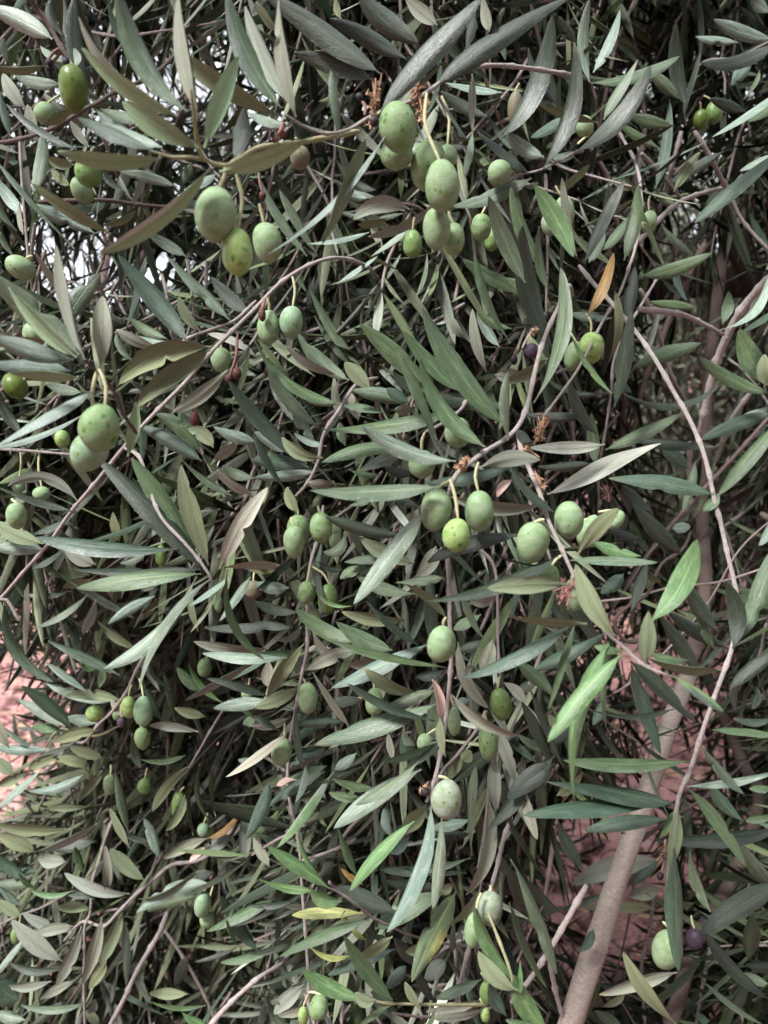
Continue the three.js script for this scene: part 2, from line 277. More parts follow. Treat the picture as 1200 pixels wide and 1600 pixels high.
// twigs that carry the sprays, nearest first
branch('near', 'branch', 'green', 2.0, 1.1, [[560, 205, .41], [470, 222, .38], [400, 232, .35], [350, 259, .335], [318, 247, .33], [309, 225, .325], [305, 190, .318], [301, 160, .312], [298, 140, .31]], 'pale green shoot tip of broad leaves, nearest at the upper left');
branch('nearside', 'twig', 'green', 1.2, 0.8, [[330, 252, .332], [300, 246, .33], [270, 246, .326], [236, 236, .322]]);
branch('top', 'branch', 'pale', 2.0, 1.0, [[900, 118, .47], [777, 102, .43], [737, 107, .42], [690, 128, .41], [650, 155, .40], [600, 172, .395], [575, 184, .39], [545, 202, .385], [510, 209, .38], [478, 199, .375], [445, 180, .365]], 'twig along the top with olives and dried flower clusters');
branch('left', 'branch', 'brown', 1.5, 0.9, [[213, 677, .45], [193, 647, .42], [178, 612, .38], [160, 588, .355], [143, 572, .345], [130, 560, .34]], 'near shoot at the left edge with a pair of olives');
branch('long', 'branch', 'pale', 1.6, 1.9, [[-60, 1005, .55], [0, 937, .53], [40, 890, .52], [73, 853, .51], [113, 797, .50], [147, 757, .49], [187, 707, .48], [213, 676, .475], [257, 630, .475], [290, 597, .48], [330, 550, .48], [367, 513, .485], [400, 481, .49], [437, 443, .495], [477, 417, .5], [523, 403, .52], [567, 413, .55], [590, 435, .6], [620, 500, .7]], 'long mauve branch rising diagonally across the left half');
branch('long2', 'twig', 'pale', 1.5, 1.4, [[270, 545, .5], [297, 527, .5], [330, 515, .5], [363, 503, .505], [400, 470, .52]]);
branch('long3', 'twig', 'pale', 1.4, 1.2, [[0, 702, .55], [40, 704, .55], [117, 711, .55], [150, 715, .56]]);
branch('hub', 'branch', 'pale', 1.5, 1.1, [[195, 700, .475], [216, 712, .47], [234, 765, .45], [252, 808, .44], [290, 850, .43], [312, 876, .425], [326, 897, .42], [331, 908, .42]], 'leafy shoot tip fanning out at the left middle');
branch('mid', 'branch', 'pale', 1.9, 1.6, [[895, 462, .50], [890, 447, .49], [870, 485, .47], [850, 530, .455], [836, 580, .445], [822, 640, .435], [808, 668, .43], [785, 689, .42], [757, 706, .41], [732, 725, .405], [713, 742, .40], [702, 770, .405], [697, 833, .42], [700, 880, .42], [702, 927, .42], [703, 980, .42], [705, 1033, .425], [701, 1083, .43], [697, 1120, .43], [690, 1170, .43], [680, 1215, .43], [667, 1253, .43]], 'central branch that turns downward through the hanging olives');
branch('right', 'branch', 'pale', 1.7, 0.9, [[808, 672, .432], [815, 705, .425], [828, 735, .415], [845, 775, .405], [855, 808, .40], [880, 863, .39], [897, 900, .385], [917, 943, .38], [947, 987, .375], [977, 1013, .37], [1003, 1037, .365], [1035, 1052, .36], [1052, 1058, .36]], 'shoot hanging to the right with olives and pale green leaves');
branch('pink', 'branch', 'pale', 2.0, 1.6, [[905, 415, .52], [925, 440, .51], [950, 467, .50], [997, 523, .49], [1027, 567, .48], [1053, 613, .475], [1073, 647, .47], [1090, 683, .465], [1103, 720, .46], [1120, 797, .455], [1123, 805, .455], [1137, 867, .45], [1150, 927, .445], [1149, 985, .44], [1143, 1015, .435], [1132, 1047, .43], [1117, 1087, .43], [1103, 1127, .43], [1090, 1167, .43], [1078, 1205, .43], [1060, 1247, .43], [1047, 1450, .43], [1040, 1320, .435]], 'long pinkish branch curving down the right side');
branch('thin', 'twig', 'pale', 1.6, 1.2, [[963, 190, .6], [967, 205, .6], [990, 247, .59], [1000, 283, .58], [1002, 333, .57], [990, 397, .55], [983, 417, .545], [967, 460, .53], [943, 500, .52], [903, 577, .505], [875, 617, .5], [850, 650, .495]]);
branch('topright', 'branch', 'grey', 1.3, 0.8, [[790, 285, .49], [813, 273, .48], [843, 266, .47], [883, 247, .46], [903, 234, .455]], 'short spray of dusty leaves at the upper right');
branch('inner', 'twig', 'grey', 1.5, 1.0, [[1035, 420, .6], [960, 560, .55], [955, 612, .54], [945, 680, .54], [938, 720, .55], [935, 820, .6]]);
branch('upright', 'twig', 'grey', 1.5, 1.0, [[922, 128, .62], [930, 150, .62], [932, 190, .64], [940, 215, .66]]);
branch('hiright', 'twig', 'grey', 1.8, 1.0, [[1300, 20, .55], [1210, 62, .56], [1150, 90, .6], [1095, 100, .62], [1070, 160, .64], [1072, 195, .65]]);
branch('edge', 'twig', 'grey', 2, 1.4, [[1290, 130, .5], [1230, 240, .52], [1215, 420, .52], [1222, 600, .52], [1228, 700, .52], [1235, 830, .52], [1240, 1000, .5], [1235, 1190, .5], [1240, 1400, .5]]);
branch('corner', 'twig', 'brown', 1.8, 1.5, [[43, -10, .40], [58, 15, .41], [73, 33, .41], [85, 55, .41], [95, 72, .41], [107, 93, .41]]);
branch('cornerlow', 'branch', 'brown', 2.2, 1.8, [[290, 70, .62], [235, 120, .58], [180, 143, .55], [150, 162, .54], [133, 170, .53], [83, 200, .53], [33, 217, .53], [-20, 225, .54]], 'brown branch across the upper left corner');
branch('cornervert', 'twig', 'pale', 1.4, 1.2, [[31, 218, .53], [33, 260, .53], [37, 320, .53], [42, 380, .53], [46, 420, .53]]);
branch('cornermid', 'twig', 'brown', 2.2, 1.6, [[60, 315, .6], [110, 313, .6], [155, 312, .6], [220, 320, .62], [300, 328, .64], [380, 345, .66]]);
branch('behind', 'twig', 'brown', 1.8, 1.3, [[700, 360, .62], [640, 320, .6], [560, 330, .6], [480, 350, .6], [430, 420, .62], [400, 500, .64]]);
branch('midback', 'branch', 'pale', 2.0, 1.4, [[590, 590, .56], [558, 600, .55], [530, 640, .54], [505, 680, .53], [497, 720, .53], [480, 755, .53], [462, 775, .53]], 'pale twig carrying level leaves in the middle');
branch('centre', 'twig', 'pale', 1.6, 1.2, [[730, 620, .5], [720, 640, .48], [700, 655, .47], [680, 668, .46], [664, 675, .46]]);
branch('drop', 'branch', 'pale', 1.8, 1.5, [[505, 790, .58], [500, 830, .57], [485, 883, .56], [480, 973, .56], [480, 1013, .56], [470, 1063, .56], [462, 1110, .57], [452, 1170, .58], [450, 1233, .58], [467, 1317, .58], [472, 1387, .58], [478, 1467, .58], [482, 1533, .58], [482, 1610, .58]], 'slender twig hanging straight down left of centre');
branch('drop2', 'twig', 'grey', 1.5, 1.2, [[740, 850, .5], [770, 880, .5], [777, 930, .5], [778, 1000, .5], [780, 1040, .5], [782, 1060, .5]]);
branch('drop3', 'twig', 'grey', 1.6, 1.2, [[760, 1110, .5], [745, 1140, .5], [730, 1160, .5], [710, 1185, .5], [695, 1200, .49], [680, 1225, .48]]);
branch('leftlow', 'branch', 'pale', 1.8, 1.4, [[275, 950, .6], [247, 987, .6], [230, 1018, .6], [213, 1047, .6], [198, 1080, .6], [175, 1112, .61], [153, 1133, .62], [130, 1160, .63], [95, 1145, .65]], 'twig with small olives at the left');
branch('leftback', 'twig', 'grey', 1.5, 1.2, [[300, 800, .66], [262, 820, .66], [245, 850, .66], [235, 900, .66], [240, 930, .66], [260, 960, .67]]);
branch('leftback2', 'twig', 'grey', 1.5, 1.2, [[360, 1090, .66], [345, 1115, .66], [330, 1140, .66], [310, 1175, .66], [295, 1200, .67]]);
branch('leftedge', 'twig', 'grey', 1.8, 1.6, [[-70, 1000, .5], [-5, 940, .52], [8, 936, .52], [30, 970, .52]]);
branch('leftgreen', 'twig', 'green', 1.3, 1.0, [[185, 1135, .66], [150, 1150, .66], [115, 1145, .66], [96, 1138, .66], [70, 1180, .67], [130, 1200, .68], [150, 1225, .7]]);
branch('lowleft', 'branch', 'pale', 2.4, 1.8, [[420, 1270, .72], [375, 1268, .71], [360, 1300, .7], [313, 1343, .7], [267, 1352, .7], [240, 1375, .7], [213, 1397, .7], [185, 1425, .7], [163, 1447, .7], [130, 1440, .71], [100, 1470, .72]], 'pale forked branch at the lower left');
branch('lowstem', 'branch', 'grey', 3.4, 3.2, [[262, 1425, .78], [250, 1455, .77], [230, 1490, .76], [213, 1520, .76], [192, 1565, .76], [170, 1605, .76]]);
branch('lowstem2', 'twig', 'grey', 2.2, 2.0, [[257, 1453, .8], [285, 1493, .8], [312, 1540, .8], [333, 1585, .8], [345, 1615, .8]]);
branch('lowstem3', 'twig', 'pale', 2.8, 2.0, [[318, 1615, .6], [345, 1583, .6], [375, 1553, .6], [405, 1527, .6], [440, 1505, .62], [465, 1470, .64]]);
branch('lowvert', 'twig', 'pale', 1.8, 1.5, [[180, 1270, .7], [165, 1310, .7], [155, 1345, .7], [145, 1375, .7], [140, 1430, .7], [133, 1445, .7], [132, 1490, .7], [131, 1540, .7], [133, 1610, .7]]);
branch('lowfar', 'twig', 'grey', 1.4, 1.1, [[100, 1400, .74], [60, 1420, .74], [30, 1430, .74], [-10, 1450, .74]]);
branch('lowspray', 'branch', 'grey', 1.5, 0.9, [[760, 1480, .56], [700, 1475, .53], [647, 1463, .50], [610, 1447, .48], [580, 1432, .47], [556, 1412, .46], [527, 1393, .455], [510, 1386, .45]], 'leafy shoot pointing left near the bottom');
branch('lowspray2', 'branch', 'green', 1.5, 0.9, [[760, 1570, .50], [700, 1570, .48], [640, 1569, .465], [600, 1567, .46], [568, 1560, .455], [555, 1562, .45]], 'low green shoot at the bottom centre');
branch('lowright', 'branch', 'grey', 2.1, 2.0, [[800, 1277, .56], [787, 1310, .55], [778, 1350, .55], [768, 1385, .54], [758, 1420, .54], [743, 1455, .54], [733, 1482, .53], [722, 1525, .53], [712, 1575, .53], [708, 1610, .53]], 'straight grey twig at the bottom right of centre');
branch('lowtip', 'twig', 'green', 1.5, 1.0, [[950, 1700, .44], [880, 1640, .43], [855, 1610, .42], [815, 1560, .41], [805, 1545, .41], [795, 1510, .41], [750, 1395, .43]]);
branch('hang', 'twig', 'grey', 1.4, 1.1, [[850, 1010, .5], [815, 1100, .5], [790, 1160, .5], [770, 1190, .5], [762, 1250, .5], [755, 1330, .5], [752, 1380, .5], [748, 1400, .5]]);
branch('rightback', 'twig', 'brown', 2, 1.4, [[1010, 1000, .55], [975, 1000, .54], [960, 970, .54], [985, 945, .54], [1010, 930, .54], [1035, 880, .55], [1065, 860, .55], [1080, 830, .56]]);

// ---------------------------------------------------------------- leaves, spray by spray
tile(0, 0);
on('near');
l(880, 520, 545, -70, 125, 'M', -20, 0, { edge: ['U', 1] }); l(925, 520, 838, -40, 80, 'U', -8); l(935, 560, 905, 250, 34, 'U'); l(835, 545, 385, 225, 92, 'N', 0, -1); l(800, 520, 372, 82, 56, 'U', -25, 1); l(930, 695, 575, 478, 125, 'N', 0, -1);  // edge tint paints the lit half of the first leaf
l(960, 695, 1118, 262, 108, 'N', -34, -1); l(1098, 745, 1145, 500, 92, 'D', 0, 1); l(1030, 805, 1440, 650, 100, 'N', 8, -1.5); l(985, 785, 462, 1190, 88, 'N', -14, -1, { edge: ['B', -1] }); l(1010, 815, 870, 890, 46, 'B', 0, 1.5);
on('nearside'); l(720, 705, 366, 552, 74, 'T', 10); l(755, 740, 270, 708, 92, 'N', -26, -0.5); l(760, 690, 470, 565, 70, 'B', 8, 3);
on('top');
l(1310, 545, 800, 232, 108, 'O', 12, -1); l(1315, 500, 1062, -40, 115, 'M', -25, 0, { edge: ['U', -1] });  // edge tint paints lit against shaded half on the second leaf
tile(400, 0);
l(188, 550, 112, -40, 76, 'U', 10, -1.5); l(150, 480, -50, 30, 96, 'U', -15); l(150, 585, -40, 525, 46, 'B', -5); l(585, 345, 30, -40, 128, 'K', 18, 1); l(550, 375, 175, 250, 104, 'K', 14, 1.5); l(705, 275, 345, 88, 100, 'K', 12, 3); l(470, -50, 760, 200, 125, 'D', 20, -1);
l(578, 532, 1065, -25, 138, 'K', -34, -2, { say: 'large dusty leaf standing over the topmost olive' }); l(838, 412, 1485, -25, 118, 'D', -38, 0); l(388, 648, 352, 330, 54, 'G', 8); l(522, 632, 308, 1145, 84, 'O', 30, -1); l(602, 640, 48, 1195, 30, 'B', 30, -2);
l(850, 430, 992, 660, 16, 'D'); l(1014, 345, 1016, 618, 46, 'U', -18); l(1016, 612, 978, 832, 42, 'G', 12); l(1085, 545, 862, 425, 70, 'D', 0, 3); l(1150, 432, 888, 388, 40, 'B', 0, 3);
l(610, 195, 475, 120, 60, 'U', 0, 5); l(850, 120, 700, -10, 84, 'U', 0, 6); l(985, 225, 1012, 55, 60, 'D', 0, 5); l(1095, 150, 1060, -20, 60, 'U', 0, 6); l(400, 90, 368, -20, 40, 'O', 0, 5); l(100, 150, 0, 10, 50, 'O', 0, 4); l(1000, 690, 740, 658, 34, 'D', 0, 2);
on('behind');
l(722, 982, 458, 1032, 96, 'U', 52, -14, { say: 'pale underside leaf arched beside the olives' }); l(828, 968, 526, 1110, 62, 'U', -14, -15); l(612, 1025, 478, 1052, 48, 'O', 0, -8); l(690, 1000, 380, 988, 52, 'G'); l(520, 930, 408, 900, 60, 'B'); l(562, 890, 438, 848, 50, 'D'); l(530, 1088, 240, 1142, 24, 'B', 0, -12); l(735, 1050, 540, 1200, 22, 'B', 0, -10);
l(240, 1200, 8, 818, 50, 'G', 8, -10); l(290, 1200, 110, 890, 52, 'G', 0, -6); l(440, 1200, 330, 1010, 60, 'G'); l(600, 1190, 520, 960, 46, 'U');
on('topright');
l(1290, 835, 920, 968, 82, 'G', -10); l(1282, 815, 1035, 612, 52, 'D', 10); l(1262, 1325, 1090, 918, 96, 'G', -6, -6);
tile(800, 0);
l(148, 785, 290, 198, 104, 'K', 26, -1); l(295, 712, 652, 305, 108, 'K', 28, -1); l(430, 560, 588, 280, 60, 'G', -10, 0.5, { tip: ['P', 0.74], say: 'dusty leaf with a pink withered tip' }); l(212, 490, 78, 222, 60, 'K', -6, 1); l(210, 510, 126, 375, 62, 'G', 0, 2); l(405, 575, 36, 410, 56, 'O', -8, 3); l(150, 735, -30, 618, 84, 'B', -10, 0, {}); l(302, 705, 188, 742, 50, 'B', 0, 2); l(252, 545, 88, 645, 60, 'T', 0, 6); l(-60, 655, 188, 70, 112, 'D', 22, -2);
l(96, 855, 288, 1205, 108, 'L', -22, -3, { say: 'bright green leaf below the upper right spray' }); l(135, 1255, -4, 875, 80, 'M', -10, -2); l(195, 1642, 50, 1055, 118, 'D', -16, -3); l(168, 1360, 130, 1060, 54, 'M', 0, -3); l(305, 1200, 235, 830, 40, 'U', 0, 2);
on('upright'); l(365, 385, 368, -10, 64, 'B', -8, -4); l(380, 340, 505, 45, 58, 'B', 14, -5); l(370, 388, 785, 262, 66, 'M', 14, -6); l(300, 200, 190, 60, 60, 'D'); l(240, 270, 170, 170, 24, 'U', 0, -6);
on('hiright');
l(820, 505, 770, 108, 80, 'D', -10, -4); l(780, 465, 655, 330, 72, 'G', 0, -4); l(805, 555, 885, 238, 28, 'D', 0, -6); l(760, 592, 535, 535, 70, 'M', -6, -6, { tip: ['L', 0.9] }); l(672, 885, 738, 462, 62, 'B', -10, -3); l(690, 900, 730, 600, 22, 'G', 0, -3); l(685, 690, 495, 568, 52, 'M', 0, -4);
l(1225, 185, 945, 92, 82, 'B', -14, -2); l(1260, 190, 885, 295, 74, 'D', -22, 0); l(1210, 60, 1120, -10, 62, 'B', 0, 4); l(1060, 200, 860, 170, 50, 'B', 0, 4); l(1130, 260, 1030, 400, 70, 'T', 0, 5); l(1160, 330, 1080, 470, 24, 'M', 0, 4); l(1095, 525, 928, 462, 62, 'D', 0, 0);
on('edge'); l(1290, 400, 938, 642, 38, 'B', 0, 2); l(1285, 420, 1108, 570, 62, 'M', -12, 3); l(1260, 700, 855, 1045, 82, 'T', 16, 2); l(1220, 720, 1068, 802, 40, 'B', 0, 5); l(995, 708, 738, 852, 62, 'D', 10, 8);
l(760, 900, 882, 715, 60, 'O', -12, 7); l(760, 955, 688, 908, 60, 'G', 0, 7);
on('thin'); l(340, 1235, 526, 845, 72, 'D', -16, -2); l(360, 1230, 432, 1075, 56, 'G', 0, -1); l(525, 1220, 590, 866, 84, 'M', 10, -3); l(430, 1170, 545, 1015, 62, 'M'); l(325, 1062, 560, 938, 28, 'O', 0, 3); l(468, 838, 582, 882, 62, 'O', 0, 3); l(700, 1050, 850, 1200, 40, 'G', 0, 6);
on('corner'); tile(0, 0);
l(245, 182, -70, 30, 112, 'B', 14); l(428, 495, 352, -20, 96, 'D', -26, 8); l(292, 165, 245, -10, 54, 'D', -14, 2); l(215, 305, -30, 312, 42, 'O', -8); l(285, 392, 68, 348, 72, 'G', -14, 6); l(350, 320, 345, 225, 40, 'B', 0, 8); l(300, 290, 190, 215, 40, 'B', 0, 9);
on('cornerlow'); l(122, 510, 15, 345, 74, 'U', -8); l(362, 700, 28, 485, 42, 'D', -10, -8); l(380, 570, 205, 440, 46, 'U', 0, 3); l(470, 510, 690, 570, 60, 'M', 0, -4); l(425, 500, 520, 480, 40, 'O', 0, 2); l(50, 640, 0, 430, 46, 'B', 0, 2); l(180, 680, 130, 490, 60, 'U', 0, 4); l(605, 240, 508, -10, 42, 'G', -8, -6); l(210, 590, 330, 515, 56, 'O', -10, -2); l(420, 690, 330, 570, 50, 'U', 0, 3);
on('cornervert'); l(152, 910, 200, 615, 78, 'G', 14, -3); l(520, 1095, 148, 858, 72, 'O', 18, -8, { say: 'brownish green leaf underside with a clear midrib' }); l(445, 1095, 130, 955, 92, 'T', 10, -2); l(350, 772, 218, 738, 64, 'O', -8); l(352, 1165, -10, 762, 26, 'G', -14, -9); l(100, 1000, -20, 830, 70, 'B', 0, 2); l(80, 1080, -20, 930, 34, 'G'); l(60, 1200, -10, 1020, 36, 'G'); l(30, 300, 20, 180, 40, 'B'); l(110, 1100, 90, 950, 30, 'U');
on('cornermid'); l(820, 872, 560, 806, 62, 'B', 8, -5); l(632, 992, 478, 1052, 42, 'O', 0, -5); l(870, 1200, 688, 1088, 62, 'G', 0, 4); l(590, 900, 480, 800, 36, 'D', 0, -5); l(330, 870, 240, 800, 60, 'O', 0, 5); l(960, 960, 800, 940, 50, 'B', 0, 6); l(660, 700, 450, 500, 90, 'T', 0, -7); l(1160, 820, 1110, 900, 30, 'O', 0, -15); l(640, 960, 560, 830, 20, 'U', 0, -5); l(900, 760, 860, 860, 60, 'M'); l(730, 860, 690, 790, 60, 'M');
tile(0, 400);
on('left');
l(400, 485, 265, -50, 62, 'U', -14, -1); l(470, 522, 482, 190, 108, 'U', -6, -0.5); l(372, 465, -70, 60, 150, 'G', 18, 1); l(362, 475, 42, 145, 66, 'N', -10, -1); l(345, 485, -60, 372, 112, 'T', -16, 0); l(330, 540, -70, 500, 100, 'T', 10, 1); l(372, 570, 48, 550, 62, 'N', 10, -1); l(440, 632, -50, 912, 46, 'B', 8, -1.5); l(390, 742, -50, 905, 26, 'B', 6, 0); l(600, 938, 638, 685, 74, 'N', -8, 1);
on('long');
l(880, 408, 552, -10, 122, 'T', 18, -3); l(1072, 295, 775, -10, 72, 'G', 22, 0); l(1165, 268, 988, 98, 82, 'D', -10, 3); l(940, 352, 838, 188, 60, 'O', -16, 1); l(992, 425, 558, 605, 128, 'O', 60, -3, { say: 'broad brownish leaf arching off the diagonal branch' }); l(985, 440, 645, 705, 116, 'O', 26, -1.5); l(1062, 538, 808, 735, 82, 'U', -10, -3); l(300, 330, 472, 82, 112, 'G', -18, 6); l(235, 382, -20, 352, 56, 'O', -12, -4); l(590, 345, 685, 0, 38, 'D', 0, 3); l(780, 385, 600, 285, 60, 'M', 0, 6); l(830, 400, 628, 372, 42, 'B', 0, 2); l(740, 432, 545, 345, 62, 'U', 0, 1); l(625, 495, 548, 362, 42, 'G', 0, 1);
l(942, 925, 728, 742, 92, 'M', 30, -2); l(945, 962, 640, 790, 92, 'T', 14, 0); l(955, 905, 838, 718, 70, 'G', -8, 1); l(1000, 898, 880, 815, 82, 'O', 24, -3); l(1000, 958, 1116, 878, 62, 'U', 0, -3); l(1200, 872, 1000, 798, 72, 'B', -6, 3); l(1192, 1042, 1045, 988, 62, 'G', 0, 3); l(380, 640, 215, 600, 60, 'G', 0, 6); l(1085, 1122, 845, 945, 42, 'G', -6, 1); l(1195, 1115, 1015, 1000, 52, 'U', -14, 0);
l(362, 1148, 38, 1078, 68, 'U', 78, 0); l(335, 1195, -20, 1078, 44, 'D', 8, -2); l(95, 828, -20, 610, 62, 'D', -10, 0); l(1210, 480, 975, 365, 46, 'W', 0, 10); l(1200, 560, 1100, 500, 40, 'B', 0, 8);
on('hub'); l(962, 1472, 455, 945, 128, 'D', 16, 1.5); l(945, 1475, 615, 945, 118, 'M', 14, 2.5); l(978, 1450, 850, 980, 112, 'O', -12, -1); l(1032, 1465, 1258, 1085, 102, 'W', -16, -1);
on('midback'); l(1440, 975, 1072, 585, 88, 'D', 12, -6);
tile(0, 800);
on('hub'); l(835, 172, 165, 116, 92, 'T', 18, 0.5); l(935, 268, 342, 268, 62, 'D', 14, 0.5); l(945, 288, 360, 358, 94, 'M', 12, -1); l(918, 302, 488, 735, 66, 'B', -12, -1); l(988, 312, 650, 832, 48, 'B', 70, -1.5); l(1068, 270, 1242, 692, 46, 'M', 40, 0); l(1050, 258, 1312, 250, 46, 'U', -6, 1);
on('long'); l(205, 150, -50, 40, 92, 'O', -10, 2); l(208, 180, -40, 172, 88, 'B', 14, 3); l(150, 105, 330, 30, 40, 'D', 0, 3); l(150, 265, 305, 170, 34, 'D', 0, 1);
on('leftback'); l(420, 295, 140, 215, 102, 'O', -10, -4); l(450, 245, 296, 152, 84, 'U', -14, -8); l(420, 318, 295, 352, 52, 'O', 8, -5); l(332, 368, 125, 386, 30, 'B', 0, -5); l(412, 385, 152, 545, 40, 'G', 8, -10); l(448, 410, 385, 565, 54, 'U', -6, -9); l(642, 432, 438, 430, 40, 'B', 0, 0); l(725, 395, 508, 525, 62, 'B', 8, -6); l(745, 398, 638, 512, 44, 'O', 0, -3); l(1085, 300, 888, 440, 34, 'B', 0, -12); l(1175, 305, 1028, 512, 50, 'B', 8, -12); l(930, 560, 900, 340, 40, 'O', 0, -8); l(640, 640, 460, 510, 50, 'O', 0, -4); l(760, 300, 660, 370, 50, 'U', 0, -2);
l(680, 200, 560, 240, 60, 'B', 0, -6); l(740, 30, 690, 120, 40, 'B', 0, -6); l(860, 420, 760, 460, 46, 'D', 0, -4); l(560, 140, 530, 0, 50, 'O', 0, -4);
on('leftback2'); l(1262, 640, 908, 608, 62, 'U', -12, -12); l(1262, 542, 955, 542, 62, 'D', 10, -14); l(1345, 682, 948, 662, 62, 'B', 10, -14); l(962, 960, 818, 918, 60, 'O', 0, -2); l(945, 845, 828, 728, 62, 'M', -8, -3); l(1045, 895, 885, 708, 40, 'L', -10, -4); l(1185, 705, 868, 882, 42, 'U', 10, -8); l(1255, 865, 968, 778, 52, 'D', 10, -10); l(1265, 890, 1000, 922, 74, 'B', 10, -8, {}); l(1205, 975, 1085, 868, 26, 'L', 0, -6); l(1200, 970, 1138, 992, 60, 'M', 0, -4); l(1210, 1170, 1115, 1160, 50, 'B', 0, -2); l(815, 965, 768, 755, 42, 'M', 10, -4); l(930, 1030, 698, 1000, 52, 'U', 12, -8); l(870, 1140, 660, 1160, 34, 'M', 0, -2);
on('leftlow'); l(562, 765, 225, 602, 60, 'T', 14, -6); l(545, 882, 215, 800, 62, 'B', -8, 2); l(562, 882, 305, 860, 66, 'O', 16, -5); l(455, 662, 452, 555, 34, 'L', 0, 4); l(465, 825, 480, 715, 42, 'L', 0, 4); l(445, 742, 365, 708, 42, 'L', 0, 4); l(760, 980, 690, 830, 46, 'T', 8, -2); l(660, 1200, 618, 1055, 50, 'G', 0, -4); l(600, 960, 520, 870, 40, 'U'); l(800, 830, 700, 690, 30, 'D', 0, 1);
on('leftedge'); l(22, 410, 252, 798, 58, 'G', 46, 0, { say: 'grey leaf curling down from the left edge' }); l(210, 700, 405, 842, 44, 'B', -6, 2);
on('leftgreen'); l(332, 1005, 100, 815, 80, 'T', 14, -6); l(305, 1005, 80, 878, 62, 'B', 8, -4); l(455, 992, 300, 968, 62, 'B', 6, -2); l(292, 1022, 150, 1008, 50, 'L', 10, -3); l(455, 1025, 252, 1078, 72, 'O', 12, -7); l(232, 1112, -40, 1098, 60, 'B', -6, -8); l(42, 1105, -20, 930, 56, 'U', -8, -10); l(165, 1115, 15, 1005, 24, 'B', 0, -8); l(275, 1140, 135, 1205, 64, 'O', 10, -4); l(415, 1185, 275, 1150, 62, 'O', 0, -2); l(325, 1100, 148, 1172, 42, 'D', 12, -3); l(482, 1152, 325, 1098, 62, 'O', 0, 1); l(60, 1230, -20, 1150, 60, 'O', 0, -3);
tile(400, 400);
on('mid'); l(1172, 800, 778, 238, 122, 'M', -34, -1.5, { say: 'long fresh green leaf above the centre' }); l(1075, 895, 768, 472, 98, 'M', -26, -1); l(905, 990, 775, 680, 30, 'G', 10, 0); l(938, 960, 495, 795, 92, 'B', -22, -2); l(865, 1078, 255, 1098, 98, 'G', 16, -2, { z: -0.1 }); l(1185, 865, 1182, 545, 58, 'G', -10, -2); l(1052, 990, 1332, 958, 94, 'U', -26, -1); l(1200, 990, 790, 1062, 78, 'T', 6, 2); l(1120, 560, 1260, 560, 88, 'U', 0, 3); l(850, 860, 665, 448, 56, 'M', 14, -1);
on('centre'); l(795, 605, 485, 318, 112, 'M', 10, 0); l(772, 635, 640, 540, 56, 'D', -10, 0); l(972, 640, 688, 348, 84, 'M', -12, -1); l(1185, 712, 742, 622, 84, 'D', 14, -1); l(910, 738, 292, 812, 84, 'M', 24, 0); l(722, 905, 308, 968, 82, 'M', 34, 1); l(735, 915, 558, 880, 62, 'D', 0, 2); l(700, 920, 488, 1005, 72, 'B', 10, 3); l(745, 1020, 598, 988, 62, 'D', 0, 4); l(582, 1022, 436, 998, 32, 'M', 0, 4); l(800, 640, 580, 505, 40, 'M'); l(900, 700, 700, 470, 70, 'D', 0, 3); l(740, 720, 650, 720, 60, 'U', 0, 0); l(1000, 610, 870, 400, 40, 'W', 0, 2); l(760, 1175, 618, 1098, 54, 'D', 0, 6); l(562, 1108, 436, 1168, 42, 'M', 0, 6); l(720, 690, 612, 620, 70, 'T', 0, 2);
on('midback'); l(725, 692, 452, 628, 92, 'G', 10, -5); l(600, 735, 410, 702, 46, 'M', 8, -4); l(540, 625, 415, 498, 90, 'O', 0, -2); l(392, 692, -10, 385, 56, 'M', -40, -8); l(295, 805, 56, 500, 84, 'G', -18, -6); l(385, 555, 145, 425, 52, 'U', -20, -4); l(392, 692, 155, 578, 54, 'U', -14, -5); l(435, 582, 195, 360, 90, 'G', -22, -3); l(312, 945, 122, 850, 72, 'O', -18, -9); l(365, 1055, 245, 1060, 62, 'U', -16, -5); l(192, 1200, 148, 1082, 70, 'O', -8, -9); l(272, 862, 178, 695, 70, 'D', -8, -3); l(138, 1095, -10, 835, 42, 'D', -10, -8); l(248, 990, -20, 958, 92, 'T', 14, -5); l(165, 915, -10, 825, 72, 'B', 0, -1); l(330, 890, 180, 830, 40, 'B'); l(480, 770, 440, 640, 66, 'U', 0, 1); l(400, 760, 370, 560, 50, 'U', 0, 1); l(280, 1010, -10, 1040, 66, 'B', 0, 1); l(420, 890, 390, 780, 60, 'G', 0, 2);
on('behind'); l(495, 525, 256, 158, 56, 'G', 22, -6); l(440, 510, 276, 280, 40, 'G', 8, -4); l(610, 425, 728, 215, 92, 'D', 14, 0); l(645, 400, 560, 125, 60, 'U', -8, 2); l(525, 330, 438, 175, 54, 'G', 0, 2); l(945, 205, 628, 155, 54, 'D', 14, 2); l(600, 172, 415, 155, 50, 'D', 0, 3); l(748, 195, 800, -10, 22, 'G', 8, -4); l(600, 125, 678, -10, 22, 'G', -10, -2); l(380, 130, 570, 0, 26, 'B', 0, -6); l(240, 250, 300, 60, 66, 'D', 0, 0); l(20, 100, 190, 55, 60, 'U', 0, 1); l(235, 165, 195, 0, 34, 'G', 0, -5); l(560, 270, 550, 150, 30, 'B'); l(400, 300, 345, 215, 46, 'B', 0, 2);
on('topright'); l(1290, 180, 965, 15, 82, 'M', -10, 2); l(1200, 340, 1036, 248, 54, 'M', -8, 3); l(1195, 410, 1028, -10, 38, 'M', 12, -1); l(1082, 545, 1015, 248, 60, 'U', 0, 6); l(1142, 425, 1036, 258, 62, 'B', 0, 6); l(978, 385, 915, 285, 52, 'U', 0, 8);
